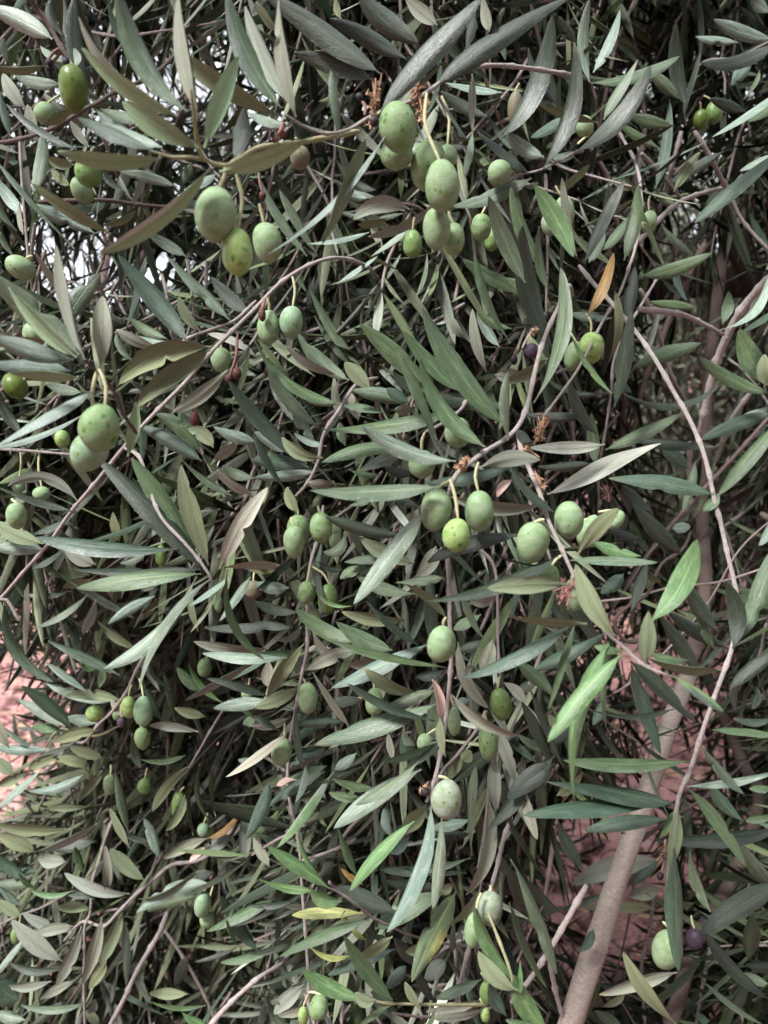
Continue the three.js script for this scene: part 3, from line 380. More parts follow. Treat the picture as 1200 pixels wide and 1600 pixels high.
on('right'); l(1330, 1170, 915, 1128, 84, 'U', -6, 3); l(1200, 1050, 1130, 1130, 50, 'P', 0, 3);
tile(800, 400);
on('right'); l(195, 1200, -10, 985, 52, 'D', -16, -0.5); l(92, 870, 20, 820, 60, 'D', 0, -1);
on('mid'); l(100, 688, 228, 55, 78, 'G', 62, -2, { say: 'curved grey green leaf beside the purple olive' }); l(165, 478, -45, 590, 70, 'O', -10, 0);
on('thin'); l(352, 280, 476, -15, 62, 'R', 8, -4, { say: 'withered orange leaf' }); l(545, 320, 576, 48, 78, 'D', -8, -1); l(482, 705, 560, 255, 92, 'D', -8, -3, { tip: ['O', 0.9] }); l(452, 495, 482, 165, 46, 'O', 8, -2); l(400, 645, 165, 578, 28, 'D', -8, 2); l(90, 180, -30, 105, 70, 'M', 0, -3);
on('inner'); l(468, 645, 278, 368, 34, 'L', -8, -5); l(362, 505, 245, 440, 62, 'G', 8, 0); l(398, 835, 272, 580, 72, 'D', -24, -2); l(345, 748, 60, 742, 64, 'D', -10, 0); l(390, 975, 372, 735, 72, 'M', 0, 2); l(438, 908, 795, 738, 76, 'M', -8, -5, { say: 'fresh green leaf pointing right' }); l(435, 885, 80, 900, 76, 'W', -8, -6, { say: 'narrow pale leaf underside pointing left' }); l(165, 1118, 698, 880, 104, 'W', 26, -8, { say: 'broad pale pinkish leaf underside' }); l(560, 862, 945, 892, 62, 'D', -14, -2); l(370, 972, 118, 985, 60, 'D', -6, -1); l(570, 520, 885, 408, 92, 'M', -8, 0); l(980, 602, 512, 637, 30, 'D', -34, -6); l(825, 995, 700, 885, 82, 'T', 0, 6); l(860, 970, 800, 1200, 60, 'G', 0, 3); l(470, 292, 275, 270, 52, 'T', 0, 0); l(862, 242, 645, 212, 70, 'M', -6, -2); l(608, 92, 938, -15, 84, 'M', 12, -6); l(690, 220, 620, 480, 40, 'D', 0, 6); l(560, 640, 500, 560, 50, 'D', 0, 3); l(760, 20, 820, 210, 40, 'T', 0, 4); l(660, 1200, 515, 1075, 82, 'D', -6, 0);
on('pink'); l(945, 1118, 452, 1042, 96, 'T', 14, -1.5); l(895, 1200, 968, 1110, 60, 'M');
on('edge'); l(1265, 760, 968, 1122, 84, 'M', 18, 2, { tip: ['Y', 0.95] }); l(1215, 700, 1048, 772, 62, 'B', -8, 4); l(1230, 735, 888, 862, 82, 'T', 14, 3); l(1230, 648, 878, 474, 82, 'M', -12, 1); l(1215, 600, 1068, 340, 128, 'M', -20, 2); l(1232, 610, 1185, 460, 90, 'O', -16, 0.5); l(985, 320, 1015, 165, 60, 'M', 6, 5); l(975, 345, 1210, 75, 46, 'B', 34, 0);
tile(400, 800);
on('mid'); l(790, -10, 458, 432, 112, 'B', 14, -2, { say: 'pale bluish leaf hanging from the central olive cluster' }); l(845, 160, 752, 300, 98, 'U', -16, 1); l(742, 242, 486, 118, 92, 'O', -10, 2); l(692, 108, 325, 22, 78, 'D', -14, 2.5); l(892, 496, 702, 338, 48, 'O', 26, 0); l(755, 622, 518, 418, 50, 'D', -8, 1); l(892, 726, 342, 600, 46, 'M', 10, -1.5); l(800, 622, 352, 825, 92, 'B', 18, 1.5); l(842, 976, 432, 805, 46, 'D', -6, -1.5); l(856, 895, 275, 1092, 112, 'G', 24, -1); l(842, 832, 595, 925, 72, 'G', 10, 1.5); l(885, 310, 655, 330, 54, 'G', 8, 2); l(742, 382, 475, 305, 72, 'G', -8, 2); l(645, 210, 415, 235, 60, 'G', 14, 3); l(500, 272, 395, 315, 62, 'M', 22, 3); l(920, 858, 1235, 1050, 62, 'U', 22, -1.5); l(865, 980, 826, 785, 52, 'P', -6, -2.5, { say: 'pink dry folded leaf tip' }); l(862, 965, 892, 1152, 56, 'O', -6, -3, { cut: 0.9, say: 'stubby folded leaf beside the pink tip' }); l(872, 1068, 695, 1210, 62, 'B', 6, 1); l(855, 1078, 598, 1172, 32, 'M', 8, 1); l(815, 280, 818, 600, 62, 'T', 0, 4); l(755, 842, 505, 732, 76, 'O', -18, 1, { say: 'olive brown leaf underside with dark midrib' });
l(640, 648, 376, 515, 92, 'M', -16, 3); l(700, 505, 402, 468, 72, 'O', -10, 3.5); l(882, 740, 748, 772, 54, 'D', 0, 2); l(560, 690, 430, 712, 62, 'U', 0, 4);
on('right'); l(1248, 105, 800, 238, 92, 'D', 34, 1); l(1415, 205, 798, 418, 76, 'D', -14, 0, {}); l(1465, 340, 1082, 362, 104, 'O', 14, -2.5, { say: 'brownish leaf underside beside the hanging olives' }); l(1475, 530, 968, 777, 86, 'T', 8, -1); l(1122, 388, 995, 402, 62, 'U', -10, 4);
on('drop'); l(462, 612, 186, 452, 92, 'M', -16, -6); l(198, 468, -10, 418, 58, 'D', -8, -3); l(472, 648, 242, 742, 84, 'U', 18, -3); l(226, 618, 56, 865, 82, 'O', 18, -2); l(200, 820, -10, 918, 72, 'O', -12, -2); l(60, 825, 58, 700, 74, 'W', 0, 2); l(415, 980, 165, 980, 62, 'T', -8, 0); l(222, 1205, 186, 915, 42, 'B', -12, -2); l(112, 1025, -10, 955, 36, 'D', 0, -3); l(152, 965, -30, 1002, 52, 'U', -10, -1); l(435, 1005, 265, 748, 42, 'U', 10, -2); l(385, 700, 268, 558, 50, 'U', -8, -1); l(212, 538, 105, 602, 42, 'U', -10, -1); l(105, 255, -60, 250, 62, 'O', -10, -3); l(155, 355, -10, 335, 72, 'B', -8, -1); l(172, 540, -10, 520, 52, 'D', 0, -1); l(415, 108, 315, 188, 60, 'G', -34, -2); l(445, 440, 286, 368, 22, 'L', -20, -4); l(500, 882, 322, 928, 62, 'D', 16, -1); l(140, 1040, -140, 1242, 52, 'W', -12, -4); l(670, 90, 765, -10, 62, 'U', 0, 2); l(240, 640, 20, 660, 40, 'M', 0, 1); l(330, 1100, 180, 1160, 60, 'T', 0, 1); l(410, 270, 290, 230, 30, 'D', 0, 1); l(350, 640, 240, 650, 36, 'W', 0, 1);
on('drop2'); l(968, 365, 1070, 596, 46, 'G', -8, -3); l(1055, 480, 925, 552, 62, 'M', 0, 0); l(1055, 600, 945, 645, 62, 'D', 0, 0); l(948, 608, 1090, 920, 70, 'U', 26, -4); l(1110, 600, 1060, 760, 90, 'U', 0, 3); l(1000, 885, 925, 905, 70, 'T', 0, 2); l(1130, 300, 1050, 420, 60, 'D', 0, 2); l(930, 780, 1015, 718, 60, 'U', 0, 1); l(1118, 1000, 1212, 1262, 74, 'U', -14, -2);
on('drop3'); l(962, 1165, 1010, 1120, 80, 'O'); l(745, 1092, 690, 1045, 50, 'G', 0, 1); l(690, 1160, 700, 1040, 70, 'T', 0, 3); l(640, 1170, 620, 1040, 40, 'U', 0, 3); l(470, 1130, 370, 1210, 60, 'B', 0, 5);
tile(800, 800);
on('right'); l(650, 515, 866, 128, 132, 'L', 26, -1, { say: 'bright broad leaf standing up at the right' }); l(622, 712, 640, 468, 94, 'O', -8, -2.5, { cut: 0.86, say: 'short blunt leaf seen from below' }); l(485, 580, 298, 245, 112, 'O', -20, -2, { say: 'brownish leaf beside the shoot' }); l(275, 225, 682, 236, 54, 'G', -16, 1); l(602, 205, 382, 142, 72, 'L', -8, 3); l(308, 198, 502, -15, 92, 'O', -20, -3, { say: 'dark brownish leaf in front of the olives' }); l(520, 650, 385, 630, 46, 'L', 10, 1); l(755, 765, 992, 936, 44, 'L', -10, -0.5, { edge: ['U', 1] }); l(512, 668, 168, 1078, 112, 'L', 22, -2, { say: 'large pale green leaf pointing to the lower left' }); l(452, 605, 442, 1010, 40, 'L', 0, 0.5); l(455, 615, 292, 1358, 86, 'L', 92, -1.5, { say: 'long curved pale green leaf hanging down' }); l(295, 520, 168, 935, 42, 'M', 20, 0); l(350, 522, -22, 488, 52, 'O', 10, -1); l(440, 562, 108, 742, 82, 'T', 10, 3); l(555, 700, 862, 985, 88, 'D', -8, 1); l(980, 738, 635, 682, 52, 'O', 8, 2); l(830, 692, 652, 662, 52, 'M', 0, 2.5);
on('rightback'); l(800, 205, 565, -45, 92, 'D', -10, -6); l(965, 560, 820, 322, 90, 'D', -14, -4); l(952, 645, 865, 445, 62, 'M', 0, -3); l(885, 765, 688, 485, 82, 'D', 6, -6); l(560, 462, 632, 238, 62, 'D', -10, -4); l(560, 718, 698, 1135, 92, 'T', -16, 0); l(525, 290, 418, 382, 82, 'T', 0, 2); l(605, 122, 448, 88, 62, 'D', 0, -3); l(752, 78, 838, 68, 62, 'B', 0, 4); l(695, 330, 625, 260, 40, 'O', 0, -4); l(760, 922, 348, 920, 26, 'D', 0, -3); l(1015, 640, 735, 468, 80, 'D', -8, -2); l(640, 370, 640, 300, 46, 'L', 0, 0);
on('pink'); l(1060, 612, 1232, 160, 112, 'M', 14, 0.5, { say: 'glossy green leaf at the right edge' }); l(1035, 640, 1000, 325, 98, 'D', 40, -1); l(1018, 832, 1265, 645, 82, 'D', -24, 0); l(942, 1020, 1265, 1052, 46, 'M', -12, -0.5); l(892, 1105, 1088, 1322, 58, 'G', -12, -1); l(838, 1166, 242, 1164, 78, 'M', 14, -0.5); l(1040, 805, 1052, 935, 42, 'D', 0, 4); l(1150, 820, 1125, 925, 50, 'D', 0, 6); l(1225, 962, 1038, 966, 36, 'D', 0, 1);
on('hang'); l(-40, 800, 62, 895, 60, 'W', -8, -3); l(20, 700, 192, 862, 82, 'M', -16, -3); l(38, 875, 205, 1210, 72, 'D', -8, -3); l(88, 835, 245, 1205, 40, 'D', -8, -2); l(355, 950, 185, 1095, 82, 'D', 8, 0); l(440, 860, 380, 1000, 60, 'T', 0, 3); l(120, 780, 20, 840, 60, 'D', 0, 0); l(200, 1180, -20, 1345, 120, 'D', 12, -3);
on('edge'); l(1225, 20, 1158, 158, 52, 'B', -8, 2);
tile(0, 1200);
on('leftgreen'); l(388, 32, 132, 108, 56, 'B', -18, -6); l(195, 10, -10, 190, 42, 'B', 10, -10); l(125, 28, -10, 85, 62, 'O', 8, -6); l(480, 10, 365, 155, 52, 'O', 0, -6); l(408, 182, 220, 190, 46, 'O', 10, -3);
on('lowvert'); l(325, 285, -30, 262, 66, 'O', -14, -6, { say: 'olive yellow leaf underside at the lower left edge' }); l(165, 395, -20, 308, 82, 'O', 10, -3); l(455, 258, 168, 390, 42, 'U', 0, -6); l(445, 345, 225, 372, 82, 'D', 0, 0); l(496, 592, 494, 362, 56, 'U', 6, -5); l(608, 588, 302, 492, 66, 'U', -14, -5); l(678, 525, 515, 378, 82, 'O', -10, -2); l(482, 590, 298, 580, 46, 'D', -8, -5); l(425, 662, 268, 655, 62, 'O', 8, -4); l(342, 575, 145, 572, 30, 'L', -8, -5); l(160, 560, 85, 490, 30, 'M', 0, -3); l(390, 490, 350, 370, 50, 'M', 0, -2); l(310, 440, 180, 430, 80, 'U', 0, 1);
on('leftback2'); l(605, 305, 542, 25, 52, 'G', 6, -10); l(608, 375, 515, 188, 42, 'O', 0, -6); l(892, -15, 716, 205, 62, 'O', 22, -6, { say: 'olive yellow leaf underside, narrow and drooping' }); l(868, 125, 778, 295, 62, 'O', -14, -6); l(748, 425, 676, 238, 62, 'B', 10, -3); l(980, 245, 938, -20, 24, 'M', -6, -8); l(1014, 225, 1004, -10, 22, 'M', 0, -8); l(908, 315, 888, 68, 22, 'M', -8, -6); l(1262, 60, 1150, 335, 82, 'T', -16, -12); l(700, 350, 560, 300, 40, 'D', 0, -1);
on('lowleft'); l(1140, 200, 1134, 458, 70, 'U', -8, -6); l(972, 330, 1122, 212, 36, 'R', 8, -5, { say: 'rust brown dead leaf' }); l(1092, 310, 955, 392, 72, 'U', 0, -4); l(975, 330, 765, 425, 66, 'U', 10, -5); l(962, 372, 888, 445, 46, 'P', 0, -5); l(985, 540, 638, 678, 88, 'B', 40, -6, { say: 'bluish leaf curving over the lower left' }); l(922, 600, 688, 675, 62, 'M', 16, -3); l(935, 478, 648, 612, 42, 'O', 0, -5); l(480, 700, 385, 1015, 74, 'U', -6, -6); l(572, 675, 468, 922, 82, 'O', 0, -4); l(500, 905, 418, 1035, 62, 'O', 0, -3); l(575, 695, 590, 1025, 50, 'T', 10, -4); l(292, 905, 55, 712, 92, 'U', -12, -7); l(352, 758, 105, 678, 62, 'U', -14, -4); l(345, 742, 165, 782, 64, 'U', 10, -5); l(382, 740, 264, 1020, 70, 'U', -8, -7); l(285, 940, 38, 908, 46, 'D', -10, -4); l(242, 1000, 18, 1016, 50, 'U', -10, -6); l(345, 1000, 188, 1088, 52, 'U', 10, -6); l(1000, 490, 860, 520, 60, 'D', 0, 0);
on('lowfar'); l(112, 800, -20, 958, 30, 'B', 0, -12); l(95, 645, -10, 545, 40, 'B', 0, -6); l(152, 548, -20, 535, 62, 'G', 0, -6); l(130, 520, -20, 410, 60, 'T', 0, -4); l(100, 700, -20, 620, 60, 'O', 0, -3); l(90, 1090, -30, 1000, 132, 'T', -10, -8); l(120, 1180, -40, 1145, 62, 'B', 0, -8); l(395, 1102, 98, 1110, 42, 'G', -16, -8); l(425, 1155, 440, 1082, 50, 'U', 0, -6); l(465, 1200, 405, 1135, 50, 'O', 0, -6); l(300, 1100, 140, 1210, 60, 'D', 0, -5);
on('lowstem3'); l(965, 1112, 695, 1090, 26, 'M', 8, 0); l(975, 1215, 855, 1145, 52, 'L', 0, -3); l(1215, 860, 1036, 600, 82, 'T', -14, 2); l(1142, 645, 1056, 468, 52, 'G', -6, 2); l(1118, 838, 1056, 690, 22, 'L', 0, 0); l(1290, 612, 968, 766, 62, 'M', 22, -2); l(1322, 820, 1032, 912, 42, 'M', 0, -2); l(880, 1060, 700, 1055, 60, 'O', 0, 8); l(880, 880, 820, 1020, 70, 'D', 0, 10);
tile(400, 1200);
on('drop'); l(362, 18, 98, 374, 52, 'B', 14, -6, { edge: ['L', -1] }); l(322, 18, 42, 192, 62, 'T', 16, -3); l(190, 58, 98, 82, 32, 'P', 0, -4); l(232, -10, 184, 162, 40, 'B', 8, -5); l(455, 150, 278, 242, 62, 'M', 10, 0); l(62, 462, -10, 325, 60, 'U', 0, 0); l(172, 622, -30, 642, 36, 'D', -8, -3); l(330, -10, 130, 60, 50, 'M', 0, -1);
on('mid'); l(742, 248, 438, 578, 78, 'L', 20, 0); l(822, 168, 612, 770, 76, 'B', -14, -1.5, { say: 'pale leaf hanging straight down near the bottom centre' }); l(868, 228, 828, 660, 66, 'B', -8, 0); l(775, 5, 365, 284, 104, 'B', 20, 0.5); l(765, -35, 468, 172, 52, 'G', 10, -0.5); l(562, 98, 356, 48, 54, 'M', -10, 2); l(500, 142, 342, 115, 52, 'M', -8, 3); l(1005, 240, 815, 285, 60, 'B', 0, 5); l(1005, 310, 815, 300, 60, 'D', 0, 6); l(800, 170, 680, 310, 90, 'O', 0, 1); l(640, 330, 600, 190, 60, 'B', 0, 8); l(720, 320, 630, 400, 60, 'T', 0, 3);
on('lowspray'); l(342, 562, 52, 366, 76, 'L', 8, -1.5); l(272, 576, 18, 522, 48, 'L', 8, 0); l(338, 558, 198, 298, 24, 'L', 8, 0); l(402, 622, 256, 578, 76, 'L', -18, -1, { say: 'small pale green leaf' }); l(655, 672, 388, 556, 108, 'D', -8, -0.5); l(502, 680, 168, 690, 62, 'Y', 14, 0.5, { say: 'yellow leaf near the bottom' }); l(432, 712, 414, 668, 30, 'Y', 0, 1); l(512, 802, 440, 738, 32, 'Y', 0, 2); l(440, 878, 255, 838, 32, 'Y', -8, 3); l(532, 710, 108, 884, 66, 'M', 22, -1.5); l(558, 758, 874, 586, 112, 'M', -10, 1); l(472, 505, 388, 288, 50, 'M', 10, 2); l(742, 922, 648, 798, 72, 'D', 0, 0); l(842, 1102, 738, 930, 54, 'D', 0, 1); l(652, 848, 336, 972, 72, 'T', 14, 1); l(702, 928, 608, 1035, 72, 'T', 0, 2); l(640, 790, 466, 908, 62, 'O', 10, -1); l(792, 828, 702, 862, 62, 'O', 0, -1); l(620, 800, 510, 775, 30, 'D', 0, 0); l(500, 545, 400, 470, 40, 'R', 0, 6);
on('lowright'); l(885, 562, 598, 524, 72, 'D', -8, 3); l(1005, 420, 578, 474, 52, 'G', -10, 3); l(985, 490, 690, 470, 40, 'D', 0, 3); l(938, 578, 730, 1004, 128, 'M', 16, -5, { edge: ['Y', -1, 0.25, 0.78, 0.36], say: 'green leaf with a yellow margin' }); l(1052, 568, 898, 736, 48, 'O', -8, -3); l(920, 865, 932, 718, 40, 'D', 0, 0); l(1115, 400, 1215, 520, 62, 'D', 0, 2); l(1000, 760, 880, 840, 60, 'U', 0, 6); l(920, 540, 860, 590, 60, 'O', 0, 4); l(890, 900, 790, 990, 90, 'D', 0, 3);
on('hang'); l(1092, 145, 984, 594, 78, 'U', -26, -2); l(1008, 412, 1030, -10, 46, 'G', -8, -2); l(1400, -60, 1082, 294, 92, 'D', 16, -3); l(1118, -70, 1128, 196, 82, 'U', 0, -1); l(900, 60, 960, -80, 70, 'O', 0, 0); l(1160, 60, 1200, 280, 60, 'D', 0, 2);
on('lowtip'); l(1235, 1010, 1026, 652, 78, 'L', -14, 0, { say: 'bright yellowish green leaf beside the lower olives' }); l(1225, 1042, 1042, 858, 92, 'O', -26, -0.5); l(1172, 1160, 1095, 995, 72, 'T', -8, 3);
on('lowspray2'); l(642, 1090, 412, 786, 82, 'M', -14, -1); l(502, 1088, 216, 946, 92, 'L', -10, -1.5); l(562, 1085, 466, 1050, 72, 'O', -16, -2); l(642, 1095, 538, 1048, 72, 'D', -6, 0.5); l(762, 1125, 698, 1002, 50, 'O', 8, -0.5); l(1085, 1078, 798, 1142, 46, 'U', 10, 1); l(1092, 1122, 826, 1172, 42, 'U', 10, 1.5); l(1055, 990, 845, 1082, 62, 'G', 10, 2); l(625, 1115, 475, 1215, 36, 'M', 6, -1); l(800, 1200, 840, 1130, 30, 'M', 0, 0);
on('drop'); l(225, 1015, 85, 1155, 82, 'U', 8, 0); l(252, 1120, 104, 1162, 52, 'U', 8, -2); l(142, 1220, 52, 1045, 42, 'G', -8, 0); l(145, 825, -25, 872, 36, 'D', 0, -2);
tile(800, 1200);
on('pink'); l(762, 172, 156, 62, 96, 'T', 14, 0); l(735, 150, 52, 222, 92, 'T', 26, 0.8); l(732, 238, 342, 296, 86, 'T', 12, -1); l(828, 98, 1098, 464, 76, 'M', -26, -1.5); l(762, 378, 782, 955, 96, 'T', -6, -1.5, { say: 'blue green leaf hanging straight down over the olive' }); l(775, 180, 738, 470, 70, 'O', 8, -0.5, { say: 'folded pale yellowish leaf' }); l(820, 86, 1255, 12, 42, 'B', 6, 1.5); l(760, 200, 690, 330, 44, 'L', 0, 1);
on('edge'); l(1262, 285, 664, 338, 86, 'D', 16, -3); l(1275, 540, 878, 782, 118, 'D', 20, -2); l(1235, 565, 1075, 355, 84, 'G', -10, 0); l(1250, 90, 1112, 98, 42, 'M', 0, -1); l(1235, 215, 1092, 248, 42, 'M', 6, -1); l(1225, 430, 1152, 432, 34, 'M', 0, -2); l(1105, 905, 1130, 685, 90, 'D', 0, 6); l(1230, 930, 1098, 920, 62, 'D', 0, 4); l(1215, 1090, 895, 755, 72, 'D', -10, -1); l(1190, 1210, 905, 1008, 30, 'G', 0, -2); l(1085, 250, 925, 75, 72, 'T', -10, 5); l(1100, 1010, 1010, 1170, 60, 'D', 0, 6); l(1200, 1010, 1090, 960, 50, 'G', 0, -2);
on('limb2'); l(695, 432, 280, 548, 118, 'U', 30, -6, { cut: 0.94 }); l(702, 560, 545, 602, 82, 'U', 0, -4); l(672, 660, 328, 652, 60, 'O', 12, -5); l(442, 588, 236, 668, 42, 'D', 8, -8); l(932, 675, 835, 395, 60, 'G', 10, -30); l(690, 420, 560, 550, 60, 'T', 0, -3);
on('hang'); l(-5, 425, 212, 968, 56, 'G', -34, -8, {}); l(-10, 630, 162, 1028, 46, 'M', -20, -8); l(332, 475, 215, 245, 72, 'D', 0, -4); l(245, 685, 70, 530, 60, 'D', 0, 2); l(60, 95, 118, 335, 62, 'U', -6, -3); l(-20, 470, 140, 730, 120, 'D', 0, 3); l(210, 130, 330, 20, 60, 'O', 0, 0);
on('in18'); l(772, 958, 408, 1062, 72, 'U', 10, -30); l(772, 1200, 520, 862, 76, 'O', -14, -38); l(382, 758, 302, 862, 52, 'T', 0, -24); l(562, 1000, 412, 1012, 36, 'D', 0, -20); l(520, 1215, 385, 1138, 62, 'D', 0, -25); l(530, 1065, 430, 1118, 40, 'O', 0, -20);
on('lowtip'); l(168, 1235, 12, 972, 118, 'L', -24, -1, { say: 'pale leaf with a light midrib at the bottom edge' }); l(10, 1090, 35, 905, 30, 'L', 0, 0); l(120, 1200, -30, 1180, 40, 'M', 0, -1);

// ---------------------------------------------------------------- olives: each one a thing with fruit and stalk
function oliveTex(seed, spot, big) {
  const q = rng(seed), dots = []; for (let i = 0; i < 420; i++) dots.push([q(), q(), 0.003 + 0.007 * q() ** 2, 0]); for (let i = 0; i < big; i++) dots.push([q(), 0.3 + 0.5 * q(), 0.015 + 0.04 * q() * q(), 1]);
  return tex(256, 256, (u, v, c) => {
    const a = fbm(u * 7 + seed, v * 7, seed, 4), b = fbm(u * 45, v * 45, seed + 3, 3);
    const bloom = Math.min(1, Math.max(0, 0.62 + a * 1.1 + 0.35 * b));
    c[0] = 0.2 + 0.19 * bloom; c[1] = 0.33 + 0.17 * bloom; c[2] = 0.11 + 0.23 * bloom;
    const k = 1 + 0.25 * b; c[0] *= k; c[1] *= k; c[2] *= k;
    for (const d of dots) { let du = Math.abs(u - d[0]); du = Math.min(du, 1 - du); const e = Math.hypot(du * 1.6, v - d[1]); if (e < d[2] * (1 + 0.6 * b)) { if (d[3]) { c[0] = c[0] * 0.45 * spot; c[1] = c[1] * 0.62; c[2] *= 0.3; } else { c[0] = c[0] * 0.6 + 0.24; c[1] = c[1] * 0.6 + 0.24; c[2] = c[2] * 0.6 + 0.2; } } }
  });
}
const oliveBump = tex(256, 256, (u, v, c) => { c[0] = c[1] = c[2] = 0.5 + 0.3 * fbm(u * 9, v * 9, 4, 3) + 0.25 * fbm(u * 50, v * 50, 7, 2); }, false);
const oliveSkins = [oliveTex(3, 1.4, 5), oliveTex(11, 1, 10), oliveTex(19, 1, 22)];
const skinMat = {}; const SKIN = { pale: [0.54, 0.56, 0.52, 0, .68], spot: [0.46, 0.5, 0.4, 2, .58], green: [0.36, 0.42, 0.24, 1, .4], dark: [0.24, 0.26, 0.09, 1, .35], blue: [0.54, 0.59, 0.62, 0, .6], lime: [0.66, 0.7, 0.42, 2, .5], grey: [0.62, 0.54, 0.66, 1, .6], brown: [0.4, 0.27, 0.3, 1, .6], purple: [0.16, 0.08, 0.2, 0, .5], dry: [0.2, 0.05, 0.07, 2, .6], black: [0.06, 0.03, 0.07, 2, .5] };
function skin(k) { if (!skinMat[k]) { const [r, g, b, t, ro] = SKIN[k]; skinMat[k] = new THREE.MeshPhysicalMaterial({ name: k + ' olive skin', map: oliveSkins[t], bumpMap: oliveBump, bumpScale: 0.0003, roughness: ro, color: new THREE.Color(r, g, b), specularIntensity: 0.5 }); } return skinMat[k]; }
const stalkMat = new THREE.MeshStandardMaterial({ name: 'olive stalk', color: new THREE.Color(0.36, 0.4, 0.17), roughness: 0.75, map: barkMap }); stalkMat.color.setRGB(1.3, 1.4, 0.85);
const darkStalk = new THREE.MeshStandardMaterial({ name: 'dry stalk', map: barkMap, color: new THREE.Color(0.5, 0.3, 0.25), roughness: 0.85 });
const fruitGeo = [0, 1, 2].map((s) => {
  const pts = []; for (let i = 0; i <= 28; i++) { const t = i / 28, a = t * Math.PI, r = 0.5 * Math.pow(Math.sin(a), 0.94) * (1 + 0.06 * Math.cos(a) * (s - 1)); pts.push(new THREE.Vector2(Math.max(r, i === 0 || i === 28 ? 0 : 0.0005), -0.5 * Math.cos(a) - (i < 3 ? [0.035, 0.02, 0.006][i] : 0) + (i > 26 ? -0.02 : 0))); }
  const g = new THREE.LatheGeometry(pts, 36), p = g.attributes.position; for (let i = 0; i < p.count; i++) { const x = p.getX(i), y = p.getY(i), z = p.getZ(i), a = Math.atan2(x, z), k = 1 + 0.045 * Math.sin(a * 2 + s * 2 + y * 2) * (1 - 4 * y * y) ; p.setXYZ(i, x * k + 0.035 * Math.cos(y * 3) * (s - 1), y, z * k); } g.computeVertexNormals();
  const nrm = g.attributes.normal, row = 29; for (let i = 0; i < row; i++) { const a = i, b = 36 * row + i; const n = V().fromBufferAttribute(nrm, a).add(V().fromBufferAttribute(nrm, b)).normalize(); nrm.setXYZ(a, n.x, n.y, n.z); nrm.setXYZ(b, n.x, n.y, n.z); }
  return g;
});
// centre x, y, width, height (photograph pixels), depth, skin, attachment x, y, tilt in degrees, label
let oliveN = 0;
function olive(x, y, w, h, d, k, ax, ay, tilt, label, category = 'olive') {
  const c = at(x, y, d), W = w * d / F, H = h * d / F, top = c.clone().addScaledVector(UP, Math.cos(tilt * Math.PI / 180) * H * 0.48).addScaledVector(RIGHT, -Math.sin(-tilt * Math.PI / 180) * H * 0.48);
  const a = at(ax, ay, d + wr(-0.004, 0.004)), g = new THREE.Group(); g.name = numbered(category === 'olive' ? 'olive' : 'shrivelled_olive'); g.position.copy(a);
  const m = put(new THREE.Mesh(fruitGeo[oliveN % 3], skin(k))); m.name = numbered('fruit'); m.position.copy(c).sub(a); m.scale.set(W, H, W * wr(0.94, 1.02)); m.rotation.set(wr(-0.15, 0.15), wr(0, 6.28), 0); const qz = new THREE.Quaternion().setFromAxisAngle(V(0, 0, 1), -tilt * Math.PI / 180); m.quaternion.premultiply(qz); g.add(m);
  const buf = newBuf(), e = top.clone().sub(a), mid = e.clone().multiplyScalar(0.5).addScaledVector(RIGHT, e.length() * wr(-0.12, 0.12)).addScaledVector(UP, e.length() * 0.06);
  if (e.length() > 0.003) { tubeInto(buf, [V(), mid, e.clone().lerp(c.clone().sub(a), 0.03)], 0.00085, 0.00075, 7, 0); const s = put(new THREE.Mesh(bufGeo(buf), category === 'olive' ? stalkMat : darkStalk)); s.name = numbered('stalk'); g.add(s); }
  oliveN++; scene.add(tag(g, label, category, category === 'olive' ? 'olives hanging on the tree' : 'shrivelled dried olives')); return g;
}
olive(113, 138, 44, 70, .41, 'dark', 108, 92, 0, 'glossy dark green olive near the top left corner below dried purple berries');
olive(70, 177, 33, 33, .55, 'pale', 96, 146, 10, 'small round pale olive half hidden left of the glossy dark green one');
olive(140, 268, 41, 48, .5, 'green', 143, 232, 10, 'dull green olive under the level leaf of the upper left spray');
olive(129, 298, 40, 32, .56, 'pale', 150, 305, 60, 'pale olive tucked below the dull green olive at the upper left');
olive(337, 335, 63, 83, .335, 'pale', 352, 262, 6, 'large pale green olive hanging nearest under the upper left spray');
olive(371, 393, 52, 72, .34, 'lime', 369, 272, 0, 'bright mottled green olive touching the large pale one from below');
olive(417, 380, 47, 62, .39, 'pale', 405, 318, -8, 'pale olive behind and right of the bright mottled green one');
olive(622, 199, 56, 75, .375, 'spot', 590, 178, -8, 'topmost dusty olive with dark spots under the big dusty leaf');
olive(619, 239, 50, 50, .395, 'pale', 605, 180, 0, 'round olive partly covered by the dark spotted one above it');
olive(669, 259, 56, 76, .40, 'spot', 660, 165, 10, 'dark shaded olive between the spotted pair and the long stalked one');
olive(699, 245, 32, 36, .425, 'pale', 690, 150, 0, 'small olive peeping out behind the long yellowish stalk at the top');
olive(690, 290, 52, 77, .37, 'pale', 667, 145, -3, 'pale freckled olive hanging on a long yellowish stalk near the top');
olive(681, 358, 42, 63, .385, 'pale', 684, 318, -3, 'pale olive directly below the long stalked one');
olive(709, 374, 34, 50, .395, 'spot', 701, 330, 0, 'small green olive with dark blotches in the top centre cluster');
olive(645, 381, 31, 43, .45, 'green', 648, 340, 0, 'small shaded olive at the left foot of the top centre cluster');
olive(780, 270, 37, 38, .47, 'pale', 800, 270, 20, 'pale round olive above the level dusty leaf right of the top cluster');
olive(752, 355, 33, 41, .5, 'spot', 762, 315, 0, 'shaded olive left of the upright leaf tip in the upper right');
olive(768, 374, 24, 36, .52, 'green', 775, 330, 0, 'yellowish olive half covered by the upright leaf in the upper right');
olive(468, 246, 32, 36, .46, 'brown', 462, 215, 0, 'brownish mauve olive blurred behind the top left spray');
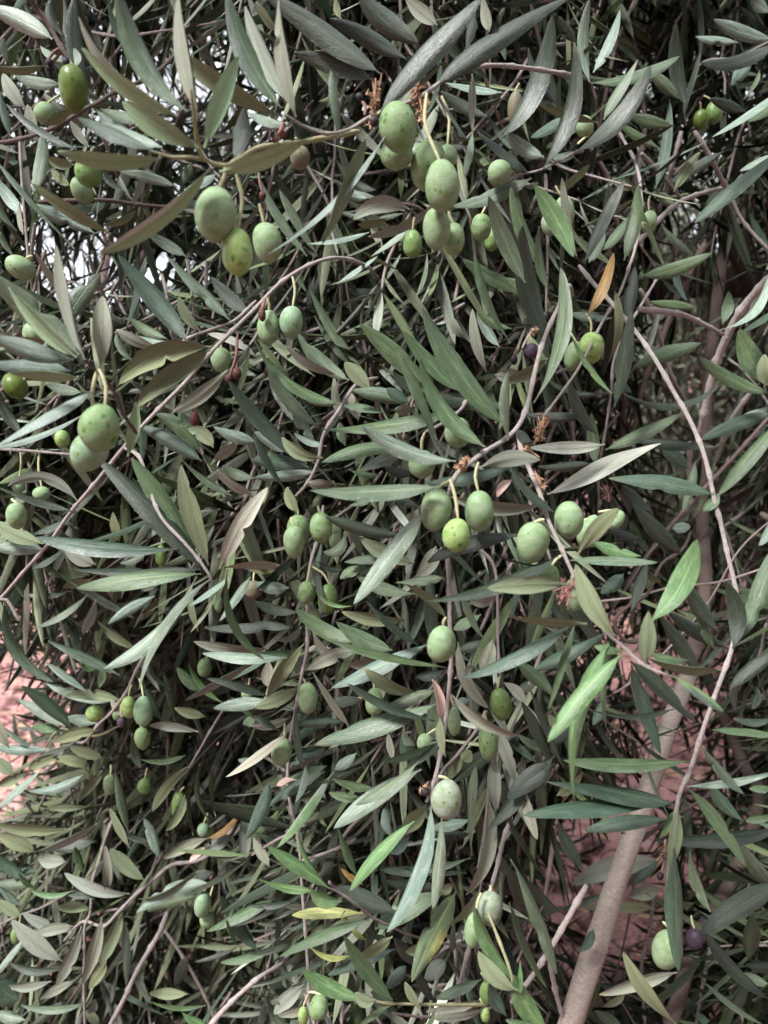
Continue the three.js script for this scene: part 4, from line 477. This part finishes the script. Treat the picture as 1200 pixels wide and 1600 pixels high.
olive(913, 198, 28, 33, .52, 'pale', 903, 225, 160, 'pale olive showing behind the dusty leaf with a pink tip');
olive(880, 333, 32, 52, .53, 'pale', 868, 290, 0, 'pale olive behind the bright green upper right leaf');
olive(860, 350, 30, 36, .55, 'grey', 840, 300, 0, 'greyish olive left of the bright green upper right leaf');
olive(1095, 187, 22, 30, .66, 'dark', 1094, 160, 0, 'small dark olive in the shaded upper right, left of a pair');
olive(1115, 176, 26, 34, .67, 'green', 1100, 150, 0, 'small dull olive in the shaded upper right, right of a pair');
olive(1015, 347, 24, 34, .6, 'pale', 1016, 305, 0, 'lone small pale olive among thin twigs at the upper right');
olive(805, 170, 24, 50, .56, 'brown', 812, 130, 0, 'brown olive behind the dark leaf at the upper right of centre');
olive(157, 668, 60, 74, .345, 'spot', 155, 577, 12, 'near mottled olive at the left edge, upper of two on a thick pale stalk');
olive(140, 706, 54, 66, .352, 'blue', 152, 577, 34, 'pale bluish olive overlapped by the near mottled one at the left edge');
olive(24, 603, 44, 34, .5, 'dark', 40, 580, 60, 'dark olive low at the left frame edge above the long thin leaf');
olive(97, 686, 24, 28, .56, 'lime', 95, 704, 180, 'small yellow green olive left of the near overlapping pair');
olive(345, 562, 31, 38, .52, 'pale', 350, 528, 0, 'pale olive just under the long diagonal branch');
olive(65, 771, 27, 22, .55, 'pale', 62, 705, 0, 'pale olive below the purplish curled leaf at the left');
olive(30, 760, 18, 22, .56, 'blue', 32, 703, 0, 'tiny bluish olive under the purplish curled leaf, far left');
olive(55, 522, 40, 36, .48, 'pale', 80, 500, 50, 'pale olive behind the dark leaves at the left edge');
olive(32, 418, 46, 34, .5, 'pale', 50, 400, 30, 'pale olive at the left edge below the crossing thin twigs');
olive(420, 511, 35, 52, .48, 'pale', 416, 465, 0, 'shaded olive with a dark red berry at its top, left of a pair');
olive(456, 503, 36, 49, .475, 'blue', 457, 432, 3, 'smooth bluish green olive hanging right of the one with red berry');
olive(659, 725, 43, 44, .425, 'pale', 664, 676, 0, 'round pale olive just under the bluish leaf left of the centre cluster');
olive(716, 676, 40, 48, .43, 'pale', 716, 645, 0, 'pale olive partly covered by a leaf stem above the central cluster');
olive(680, 796, 49, 68, .398, 'pale', 703, 752, 8, 'left olive of the three hanging in the middle');
olive(749, 799, 47, 66, .398, 'pale', 748, 722, -3, 'right olive of the three hanging in the middle');
olive(714, 836, 43, 53, .385, 'lime', 703, 748, 4, 'lowest yellowish olive of the three hanging in the middle');
olive(925, 543, 39, 48, .52, 'lime', 916, 490, -4, 'yellow green olive at the right beside a thin green twig');
olive(897, 556, 30, 46, .53, 'pale', 892, 520, 10, 'pale olive left of the yellow green one at the right');
olive(831, 548, 22, 24, .46, 'purple', 826, 523, 0, 'round purple olive beside the curved grey leaf');
olive(832, 848, 50, 66, .39, 'pale', 850, 812, 4, 'big pale freckled olive at the left of the right hand shoot');
olive(889, 812, 46, 58, .405, 'pale', 868, 832, -4, 'freckled olive at the top of the right hand shoot behind a brown leaf');
olive(852, 902, 45, 46, .41, 'spot', 882, 866, 30, 'olive with a green patch above the brownish leaf underside');
olive(896, 930, 30, 52, .405, 'pale', 898, 892, -8, 'slim olive behind the right hand shoot above dark red stems');
olive(920, 828, 30, 52, .43, 'pale', 880, 830, 30, 'pale olive behind the dark brown leaf of the right hand shoot');
olive(962, 812, 26, 34, .44, 'pale', 935, 800, 40, 'pale olive right of the dark brown leaf of the right hand shoot');
olive(460, 847, 36, 52, .5, 'pale', 455, 808, 0, 'freckled olive at the front of a close pair left of centre');
olive(466, 825, 36, 42, .515, 'spot', 462, 790, 0, 'olive mostly hidden behind the freckled one left of centre');
olive(501, 824, 38, 48, .5, 'spot', 497, 790, -3, 'olive with shiny green spots right of the close pair');
olive(478, 926, 27, 36, .55, 'spot', 485, 880, 5, 'small olive behind the straight hanging twig, left of two');
olive(512, 935, 31, 46, .55, 'green', 487, 885, 8, 'dull green olive right of the straight hanging twig');
olive(689, 1006, 46, 59, .40, 'pale', 697, 965, 8, 'single large pale olive hanging alone below the centre');
olive(480, 1091, 31, 50, .545, 'pale', 474, 1060, -4, 'single pale olive right of the straight twig, above a pale leaf');
olive(440, 1175, 33, 46, .55, 'pale', 445, 1130, 12, 'pale olive ringed by narrow leaves at the foot of the straight twig');
olive(585, 1096, 31, 44, .54, 'pale', 587, 1062, 0, 'pale olive behind level leaves left of the pink dry tip');
olive(782, 1101, 33, 54, .48, 'green', 780, 1058, -10, 'upper shaded green olive of two hanging right of the pink dry tip');
olive(763, 1159, 32, 66, .48, 'spot', 756, 1112, -4, 'lower slender green olive of two right of the pink dry tip');
olive(710, 1127, 21, 48, .47, 'pale', 702, 1080, 0, 'narrow olive half hidden behind the pink dry tip');
olive(663, 1160, 24, 28, .53, 'pale', 690, 1135, 20, 'small olive behind the grey leaf left of the stubby folded leaf');
olive(26, 806, 32, 42, .5, 'pale', 18, 780, 0, 'olive at the left frame edge above the pink soil');
olive(252, 868, 18, 34, .6, 'green', 255, 825, 0, 'small olive in shade between the two level leaves at the left');
olive(147, 1114, 27, 26, .56, 'lime', 160, 1122, 60, 'bright green round olive beside the pink soil');
olive(201, 1105, 24, 36, .6, 'lime', 206, 1070, 0, 'small olive left of the smooth bluish one at the lower left');
olive(224, 1111, 28, 48, .57, 'blue', 218, 1060, 0, 'smooth bluish olive in the lower left cluster');
olive(222, 1154, 23, 36, .6, 'spot', 212, 1100, -4, 'shaded olive directly below the smooth bluish one');
olive(184, 1112, 17, 30, .62, 'pale', 192, 1090, 0, 'tiny pale olive at the left of the lower left cluster');
olive(190, 1129, 13, 17, .6, 'purple', 193, 1095, 0, 'tiny purple olive under the lower left cluster');
olive(319, 1043, 23, 30, .64, 'spot', 330, 1015, 10, 'small green olive behind a light green leaf at the left');
olive(341, 941, 15, 32, .6, 'blue', 345, 905, 0, 'narrow bluish olive behind the leafy shoot at the left');
olive(396, 921, 27, 29, .56, 'brown', 400, 890, 0, 'purplish brown olive beside the curved leaf left of centre');
olive(387, 1085, 20, 22, .64, 'pale', 390, 1060, 0, 'small pale olive above the pale leaf at the left centre');
olive(172, 1226, 21, 33, .68, 'pale', 173, 1195, 0, 'small pale olive among brown leaves at the lower left');
olive(227, 1228, 22, 26, .7, 'green', 230, 1200, 0, 'small shaded olive right of the pale one at the lower left');
olive(279, 1260, 24, 46, .7, 'green', 288, 1230, 6, 'dull olive between drooping leaves at the lower left');
olive(318, 1297, 20, 22, .7, 'blue', 325, 1270, 0, 'tiny bluish olive left of the rust brown leaf');
olive(316, 1413, 27, 45, .62, 'blue', 330, 1380, 8, 'smooth pale olive at the lower left, upper of a touching pair');
olive(325, 1437, 24, 28, .63, 'pale', 333, 1385, 20, 'pale olive at the lower left, lower of a touching pair');
olive(26, 1462, 18, 28, .7, 'green', 32, 1432, 0, 'small green olive near the bottom left corner');
olive(699, 1249, 47, 66, .40, 'grey', 685, 1213, 4, 'greyish mauve olive hanging below the stubby folded leaf');
olive(766, 1420, 40, 56, .43, 'grey', 766, 1384, -2, 'grey mottled olive at the bottom, upper right of a pair');
olive(741, 1453, 32, 60, .42, 'pale', 752, 1395, 6, 'green freckled olive at the bottom, lower left of a pair');
olive(498, 1573, 30, 40, .46, 'spot', 483, 1550, 12, 'olive with dark flecks close to the bottom edge');
olive(474, 1588, 17, 34, .5, 'lime', 481, 1555, 0, 'yellowish olive at the bottom edge beside the straight twig');
olive(760, 1551, 21, 38, .48, 'green', 752, 1520, 0, 'small shaded olive beside the pale leaf at the bottom edge');
olive(758, 1585, 16, 26, .5, 'lime', 750, 1560, 0, 'tiny yellowish olive at the bottom edge under the shaded one');
olive(1041, 1484, 44, 64, .445, 'pale', 1035, 1440, 10, 'pale green olive behind the straight hanging leaf at the lower right');
olive(1085, 1467, 27, 34, .6, 'purple', 1080, 1430, 0, 'dark purple olive beside the thinner limb at the lower right');
const DRY = 'shrivelled olive';
olive(304, 655, 15, 24, .47, 'dry', 307, 630, 0, 'shrivelled dark red olive above a small blunt leaf', DRY);
olive(370, 584, 15, 19, .475, 'dry', 372, 520, 0, 'right of two shrivelled red olives on a long thread', DRY);
olive(357, 592, 11, 14, .475, 'dry', 371, 530, 20, 'left of two shrivelled red olives on a long thread', DRY);
olive(77, 97, 12, 12, .41, 'black', 95, 75, 0, 'tiny purple dried olive, upper left of three at the top left', DRY);
olive(78, 107, 13, 12, .412, 'black', 97, 78, 0, 'tiny purple dried olive, lowest of three at the top left', DRY);
olive(103, 97, 11, 13, .405, 'black', 104, 84, 0, 'tiny purple dried olive just above the glossy dark green olive', DRY);
olive(410, 492, 12, 20, .47, 'dry', 415, 465, 0, 'shrivelled red olive stuck to the top of a shaded olive', DRY);
olive(593, 134, 14, 15, .39, 'black', 590, 172, 170, 'black dried olive, upper of those in the top flower cluster', DRY);
olive(585, 190, 16, 16, .385, 'black', 578, 175, 0, 'black dried olive left of the topmost spotted olive', DRY);
olive(562, 152, 12, 14, .392, 'black', 570, 180, 150, 'black dried olive, leftmost in the top flower cluster', DRY);
olive(664, 1237, 15, 13, .425, 'black', 670, 1222, 20, 'blackish dried olive left of the greyish mauve one', DRY);
olive(1024, 1335, 10, 12, .43, 'black', 1038, 1322, 40, 'upper of two dark dried olives beside the folded yellowish leaf', DRY);
olive(1032, 1369, 11, 13, .43, 'black', 1038, 1340, 20, 'lower of two dark dried olives beside the folded yellowish leaf', DRY);
olive(410, 306, 12, 14, .45, 'dry', 405, 270, 0, 'dried red olive right of the large pale near olive', DRY);
olive(803, 562, 12, 16, .47, 'black', 812, 545, 0, 'dark dried olive left of the round purple one', DRY);

// dried flower stalks: small five-pointed cups on thin stems, part of the twig they grow on
const cupMat = new THREE.MeshStandardMaterial({ name: 'dried flower', map: barkMap, color: new THREE.Color(1.05, 0.68, 0.44), roughness: 0.9, side: THREE.DoubleSide });
const cupDark = new THREE.MeshStandardMaterial({ name: 'old dried flower', map: barkMap, color: new THREE.Color(0.6, 0.28, 0.26), roughness: 0.9, side: THREE.DoubleSide });
function flowers(key, x0, y0, x1, y1, spread, n, mat) {
  const b = BR[key], d = depthAt(key, x0, y0)[0], A = at(x0, y0, d), B = at(x1, y1, d - 0.006), buf = newBuf(), s = spread * d / F;
  tubeInto(buf, [V(), B.clone().sub(A).multiplyScalar(0.5).add(V(0.001, 0, 0.001)), B.clone().sub(A)], 0.0007, 0.0005, 6, 0);
  for (let i = 0; i < n; i++) {
    const c = A.clone().lerp(B, wild()).add(V(wr(-1, 1) * s, wr(-1, 1) * s, wr(-1, 1) * s)).sub(A), st = A.clone().lerp(B, wild()).sub(A);
    tubeInto(buf, [st, st.clone().lerp(c, 0.5).add(V(0.0006, -0.0004, 0)), c], 0.00045, 0.0004, 5, 0);
    const dir = c.clone().sub(st).normalize(), q = new THREE.Quaternion().setFromUnitVectors(V(0, 1, 0), dir), rad = wr(0.0009, 0.0023), start = buf.p.length / 3;
    buf.p.push(...c.toArray()); buf.u.push(0.5, 0.5);
    for (let k = 0; k < 10; k++) { const a = k / 10 * 6.283, r = k % 2 ? rad * 0.42 : rad, v = V(Math.cos(a) * r, k % 2 ? r * 0.5 : r * wr(0.2, 0.8), Math.sin(a) * r).applyQuaternion(q).add(c); buf.p.push(v.x, v.y, v.z); buf.u.push(0.5 + Math.cos(a) * 0.1, 0.5 + Math.sin(a) * 0.1); }
    for (let k = 0; k < 10; k++) buf.i.push(start, start + 1 + k, start + 1 + (k + 1) % 10);
  }
  const m = put(new THREE.Mesh(bufGeo(buf), mat)); m.name = numbered('dried_flower_stalk'); m.position.copy(A).sub(b.origin); b.mesh.add(m); m.userData.label = 'dried orange brown flower stalk';
}
flowers('top', 580, 178, 587, 122, 11, 16, cupMat); flowers('top', 645, 150, 655, 128, 9, 10, cupMat); flowers('top', 656, 152, 660, 190, 12, 20, cupMat); flowers('top', 578, 182, 578, 202, 6, 6, cupMat); flowers('top', 440, 195, 432, 212, 8, 8, cupDark);
flowers('thin', 850, 648, 840, 690, 12, 30, cupMat); flowers('right', 815, 700, 843, 715, 7, 8, cupMat); flowers('right', 832, 738, 850, 768, 8, 12, cupMat); flowers('mid', 718, 738, 728, 712, 9, 14, cupMat); flowers('centre', 700, 655, 708, 688, 4, 5, cupMat);
flowers('right', 897, 902, 872, 945, 14, 22, cupDark); flowers('limb2', 1080, 1470, 1018, 1458, 20, 26, cupDark); flowers('pink', 1040, 1312, 1026, 1345, 7, 8, cupMat); flowers('mid', 690, 1130, 684, 1148, 5, 8, cupMat); flowers('drop', 560, 1090, 568, 1088, 4, 5, cupMat); flowers('inner', 945, 760, 952, 785, 9, 12, cupDark);
flowers('long', 410, 470, 404, 500, 4, 6, cupDark); flowers('mid', 833, 520, 835, 516, 5, 5, cupMat); flowers('lowright', 768, 1385, 770, 1395, 3, 4, cupDark); flowers('mid', 672, 1240, 660, 1232, 7, 8, cupMat);
const LEAF_PARTS = 330;

// ---------------------------------------------------------------- the rest of the crown: twigs with opposite leaf pairs, going back into the tree
const mass = newBuf(), stems = newBuf();
// the leaves seen largest are parts of their twig; the small rest joins the foliage
LEAVES.sort((a, b) => b.size - a.size).forEach((q, i) => {
  if (i < LEAF_PARTS) { const m = put(new THREE.Mesh(bufGeo(q.buf), leafMat)); m.name = numbered('leaf'); m.position.copy(q.p0).sub(q.b.origin); q.b.mesh.add(m); if (q.say) m.userData.label = q.say; return; }
  const s = mass.p.length / 3; for (let k = 0; k < q.buf.p.length; k += 3) mass.p.push(q.buf.p[k] + q.p0.x, q.buf.p[k + 1] + q.p0.y, q.buf.p[k + 2] + q.p0.z);
  for (const v of q.buf.u) mass.u.push(v); for (const v of q.buf.c) mass.c.push(v); for (const v of q.buf.i) mass.i.push(v + s);
});
const fq = rng(4242), fr = (a, b) => a + (b - a) * fq(), fpick = (s) => s[Math.floor(fq() * s.length)];
const UNIT = []; for (let i = 0; i < 8; i++) { const b = newBuf(); leafInto(b, V(), V(0, 1, 0), V(fr(-0.05, 0.05), 0, -fr(-0.02, 0.09)), 0.19, V(0, 0, 1), { nu: 8, ns: 4, thin: 1, twist: fr(-0.8, 0.8), row: i % 4, belly: fr(0.82, 1.08), wave: 0.04, ph: fq() * 6, fold: fr(0.15, 0.36), curl: fr(0.3, 0.7), col: [1, 1, 1] }); UNIT.push({ geo: bufGeo(b), list: [] }); }
function massLeaf(p0, dir, L, upHint, k) {
  const [tr, tg, tb] = KIND[k], n = upHint.clone().addScaledVector(dir, -upHint.dot(dir)).normalize(), x = V().crossVectors(dir, n), v = 0.7 + 0.7 * fq() ** 1.6, w = L * (fq() < 0.25 ? fr(0.22, 0.42) : fr(0.4, 0.68));
  UNIT[Math.floor(fq() * 8)].list.push([new THREE.Matrix4().makeBasis(x.multiplyScalar(w), dir.clone().multiplyScalar(L), n.multiplyScalar(w)).setPosition(p0), tr * v, tg * v, tb * v]);
}
function spray(p, dir, n, step, kinds, size) {
  const pts = [p.clone()], d = dir.clone(), q = p.clone(); let twist = fq() * 6.28;
  for (let i = 0; i < n; i++) {
    d.add(V(fr(-0.16, 0.16), fr(-0.2, 0.1), fr(-0.16, 0.16))).normalize(); q.addScaledVector(d, step); pts.push(q.clone()); twist += 1.45 + fr(-0.3, 0.3);
    const side = V().crossVectors(d, Math.abs(d.y) > 0.9 ? V(1, 0, 0) : V(0, 1, 0)).normalize().applyAxisAngle(d, twist);
    for (const s of [-1, 1]) { if (fq() < 0.05) continue; const a = fr(0.5, 1.05), ld = d.clone().multiplyScalar(Math.cos(a)).addScaledVector(side, s * Math.sin(a)).add(V(0, fr(-0.25, 0.1), 0)).normalize(); massLeaf(q, ld, size * fr(0.75, 1.3) * (i === n - 1 ? 0.8 : 1), V(fr(-0.5, 0.5), 1, fr(-0.5, 0.5)).addScaledVector(d, 0.5).normalize(), fpick(kinds)); }
  }
  if (n > 2) massLeaf(q, d, size * 0.8, V(0, 1, 0.3), fpick(kinds));
  tubeInto(stems, pts, 0.0015, 0.0009, 5, 0, [1.1, 1.05, 1.03]);
}
const nearLimb = (x, y, d) => ['limb', 'limb2'].some((k) => { const [e, off] = depthAt(k, x, y); return off < 130 && d < e + 0.1 && y > 880; });
// how dense the crown stands around a point of the photograph, and which leaf tints fill it
function density(x, y) {
  const el = (cx, cy, rx, ry) => Math.exp(-(((x - cx) / rx) ** 2 + ((y - cy) / ry) ** 2));
  let k = 1;
  k -= 2.4 * el(-70, 1100, 145, 210); k -= 0.92 * el(1080, 640, 200, 250); k -= 0.75 * el(1110, 320, 170, 190); k -= 0.72 * el(1000, 1220, 240, 420); k -= 1.05 * el(230, 100, 290, 140); k -= 1.2 * el(220, 385, 170, 75); k -= 0.6 * el(560, 140, 160, 60); k -= 0.15 * el(250, 1560, 300, 130); k -= 0.2 * el(560, 1560, 200, 160); k -= 0.5 * el(910, 1400, 180, 240); k -= 0.6 * el(1050, 60, 200, 90);
  if (x < -40) k *= y > 850 && y < 1350 ? 0 : 0.9;
  return Math.max(0, k);
}
const kindsAt = (x, y) => x > 950 && y < 620 ? 'DDTDDM' : x > 820 ? 'DDMDTGDMOD' : y > 1150 && x < 420 ? 'UUOOGGMUTOUGO' : y > 900 && x < 450 ? 'GUOBMGUDOBWDT' : y < 450 && x < 500 ? 'GUBUGTMOBWTU' : 'GMGBUDTMUGOUDTU';  // darker kinds on the right paint in the interior shade
const nearest = (x, y) => x < 480 && y > 830 ? 0.86 : x > 850 && y < 900 ? 0.82 : x < 420 && y < 430 ? 0.68 : 0.61;
let made = 0;
for (let i = 0; i < 12800; i++) {
  const x = fr(-280, 1480), y = fr(-300, 1800), z = fq(), d = nearest(x, y) + 1.6 * z ** 1.45; if (fq() > density(x, y) || nearLimb(x, y, d)) continue;
  const p = at(x, y, d), dir = V(fr(-0.9, 0.45), fr(-1, -0.05), fr(-0.5, 0.6)).normalize();
  p.addScaledVector(dir, -0.05);
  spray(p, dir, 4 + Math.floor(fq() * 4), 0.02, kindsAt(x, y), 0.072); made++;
}
// longer bare twigs running back through the crown
for (let i = 0; i < 520; i++) {
  const x = fr(-150, 1350), y = fr(-150, 1700), d = nearest(x, y) + fr(0, 0.8); if (nearLimb(x, y, d)) continue; if (fq() > Math.max(0.55, density(x, y)) || (x < 120 && y > 850 && y < 1320)) continue;
  const p = at(x, y, d), dir = V(fr(-0.7, 0.7), fr(-1, 0.6), fr(-0.5, 0.5)).normalize(), pts = [p.clone()]; const L = fr(0.1, 0.3), br = fpick([[1.5, 1.45, 1.42], [1.1, 1.05, 1], [0.6, 0.55, 0.55], [0.9, 0.82, 0.82], [0.5, 0.4, 0.38]]);
  for (let k = 0; k < 5; k++) { dir.add(V(fr(-0.25, 0.25), fr(-0.25, 0.25), fr(-0.25, 0.25))).normalize(); p.addScaledVector(dir, L / 5); pts.push(p.clone()); }
  tubeInto(stems, pts, fq() < 0.7 ? fr(0.0007, 0.0013) : fr(0.0014, 0.0028), 0.0007, 6, 0.6, br);
}
// thin brown stems of the shaded right-hand interior
for (let i = 0; i < 90; i++) {
  const x = fr(900, 1300), y = fr(250, 1050), d = fr(0.8, 1.5), p = at(x, y, d), dir = V(fr(-0.35, 0.35), fr(0.6, 1) * (fq() < 0.75 ? 1 : -0.2), fr(-0.3, 0.3)).normalize(), pts = [p.clone()], L = fr(0.15, 0.4);
  for (let k = 0; k < 6; k++) { dir.add(V(fr(-0.2, 0.2), fr(-0.1, 0.1), fr(-0.2, 0.2))).normalize(); p.addScaledVector(dir, L / 6); pts.push(p.clone()); }
  tubeInto(stems, pts, fr(0.0012, 0.004), 0.001, 6, 0.6, fpick([[0.5, 0.36, 0.32], [0.8, 0.68, 0.64]]));
}
// the crown above, behind and to the right of the view, which shades the interior
for (let i = 0; i < 1200; i++) {
  const p = V(fr(-0.7, 1.7), fr(1.75, 2.7), fr(-2.2, -0.35)); if (p.y < 1.45 + 0.55 * (-p.z)) continue;
  spray(p, V(fr(-1, 1), fr(-1, 0.3), fr(-1, 1)).normalize(), 5, 0.022, 'DMGU', 0.062);
}
for (let i = 0; i < 800; i++) {
  const p = V(fr(0.62, 1.6), fr(0.5, 2.2), fr(-2.0, -0.5)); if (p.x < 0.52 * -p.z + 0.1) continue;
  spray(p, V(fr(-1, 1), fr(-1, 0.3), fr(-1, 1)).normalize(), 5, 0.022, 'DMGU', 0.06);
}
const stemMat = BARK.grey.clone(); stemMat.vertexColors = true; stemMat.name = 'twig bark';
for (const { geo, list } of UNIT) {
  const im = put(new THREE.InstancedMesh(geo, leafMat, list.length)), c = new THREE.Color(); list.forEach((q, i) => { im.setMatrixAt(i, q[0]); im.setColorAt(i, c.setRGB(q[1], q[2], q[3])); });
  im.name = numbered('foliage'); im.position.copy(BASE).negate(); im.userData.kind = 'stuff'; tree.add(im);
}
{ const m = put(new THREE.Mesh(bufGeo(mass), leafMat)); m.name = numbered('foliage'); m.position.copy(BASE).negate(); m.userData.kind = 'stuff'; tree.add(m); }
{ const m = put(new THREE.Mesh(bufGeo(stems), stemMat)); m.name = 'twigs'; m.position.copy(BASE).negate(); m.userData.kind = 'stuff'; tree.add(m); }
{ // trunk, from which the limbs rise below the frame
  const buf = newBuf(); tubeInto(buf, [V(0, -0.1, 0), V(0.01, 0.15, 0.01), V(0.0, 0.45, 0.02), V(0.01, 0.7, 0.08).add(V()), at(845, 1800, .70).sub(BASE)], 0.075, 0.02, 20, 0.2);
  tubeInto(buf, [V(0, 0.4, 0), V(0.08, 0.55, 0.02), at(1010, 1720, .8).sub(BASE)], 0.04, 0.012, 14, 0.2);
  const m = put(new THREE.Mesh(bufGeo(buf), BARK.grey)); m.name = 'trunk'; tree.add(m);
}

// ---------------------------------------------------------------- olive trees standing behind
const farLeaf = (() => { const b = newBuf(); leafInto(b, V(), V(0, 0.06, 0), V(0, 0, 0.003), 0.014, V(0, 0, 1), { nu: 3, ns: 2, thin: 1, twist: 0.4, row: 0, belly: 0.9, wave: 0, ph: 0, fold: 0.2, curl: 0.2, col: [1, 1, 1] }); return bufGeo(b); })();
function farTree(x, z, h, r, n, label, lean) {
  const t = new THREE.Group(); t.name = numbered('olive_tree'); t.position.set(x, groundH(x, z), z); scene.add(tag(t, label, 'tree'));
  const b = newBuf(), tips = [], q = rng(Math.round(x * 91 + z * 17 + 900)), f = (a, c) => a + (c - a) * q();
  tubeInto(b, [V(0, -0.1, 0), V(0.05, 0.4, 0), V(lean * 0.3, 0.9, 0.1), V(lean * 0.5, h * 0.42, 0.05)], 0.16, 0.08, 14, 0.2);
  for (let i = 0; i < 9; i++) { const a = i / 9 * 6.28 + f(-0.3, 0.3), e = V(Math.cos(a) * r * f(0.5, 0.95) + lean * 0.4, h * f(0.34, 1), Math.sin(a) * r * f(0.5, 0.95)); tubeInto(b, [V(lean * 0.3, 0.85 + 0.05 * i, 0.1), e.clone().multiplyScalar(0.5).add(V(0, 0.25, 0)), e], 0.06, 0.015, 8, 0.4); for (let k = 0; k < 8; k++) tips.push(e.clone().add(V(f(-1, 1), f(-1, 0.8), f(-1, 1)).multiplyScalar(r * 0.55))); }
  const m = put(new THREE.Mesh(bufGeo(b), BARK.brown)); m.name = numbered('trunk'); t.add(m);
  const im = new THREE.InstancedMesh(farLeaf, leafMat, n), M = new THREE.Matrix4(), c = new THREE.Color();
  for (let i = 0; i < n; i++) { const p = tips[Math.floor(q() * tips.length)], v = V(f(-1, 1), f(-1, 1), f(-1, 1)).multiplyScalar(0.17 * r).multiplyScalar(f(0.4, 1.25)), s = f(0.8, 1.3); M.compose(p.clone().add(v), new THREE.Quaternion().setFromEuler(new THREE.Euler(f(-2.6, 0.6), f(0, 6.3), f(-1, 1))), V(s, s, s)); im.setMatrixAt(i, M); const k = f(0.5, 1.3); im.setColorAt(i, c.setRGB(k, k * f(0.95, 1.15), k * 0.9)); }
  put(im); im.name = numbered('crown'); im.userData.kind = 'stuff'; t.add(im);
}
farTree(-1.9, -4.6, 3.6, 1.9, 11000, 'grey green olive tree behind at the upper left, sky sparkling through it', 0.2);
farTree(1.9, -5.6, 3.8, 1.9, 60000, 'dark olive tree standing behind the shaded limbs at the right', -0.2);
farTree(2.0, -3.5, 2.7, 1.25, 60000, 'low dark olive tree close behind the shaded twigs at the right edge', 0);
farTree(-2.1, 2.0, 3.3, 1.5, 60000, 'unseen olive tree added behind the camera to the left to block sky light', 0);  // this and the next two are added out of view to block sky light
farTree(0.8, 2.3, 3.5, 1.6, 60000, 'unseen olive tree added behind the camera to the right to block sky light', 0);
farTree(3.0, 0.6, 3.5, 1.5, 60000, 'unseen olive tree added far out to the right to block sky light', 0);
farTree(-0.2, -8.2, 4.0, 2.1, 50000, 'farther olive tree behind the middle of the branches', 0);
console.log('leaf parts', NLEAF, 'olives', oliveN, 'mass verts', mass.p.length / 3, 'mass tris', mass.i.length / 3, 'sprays', made);
renderer.setSize(768, 1024, false);
renderer.render(scene, camera);
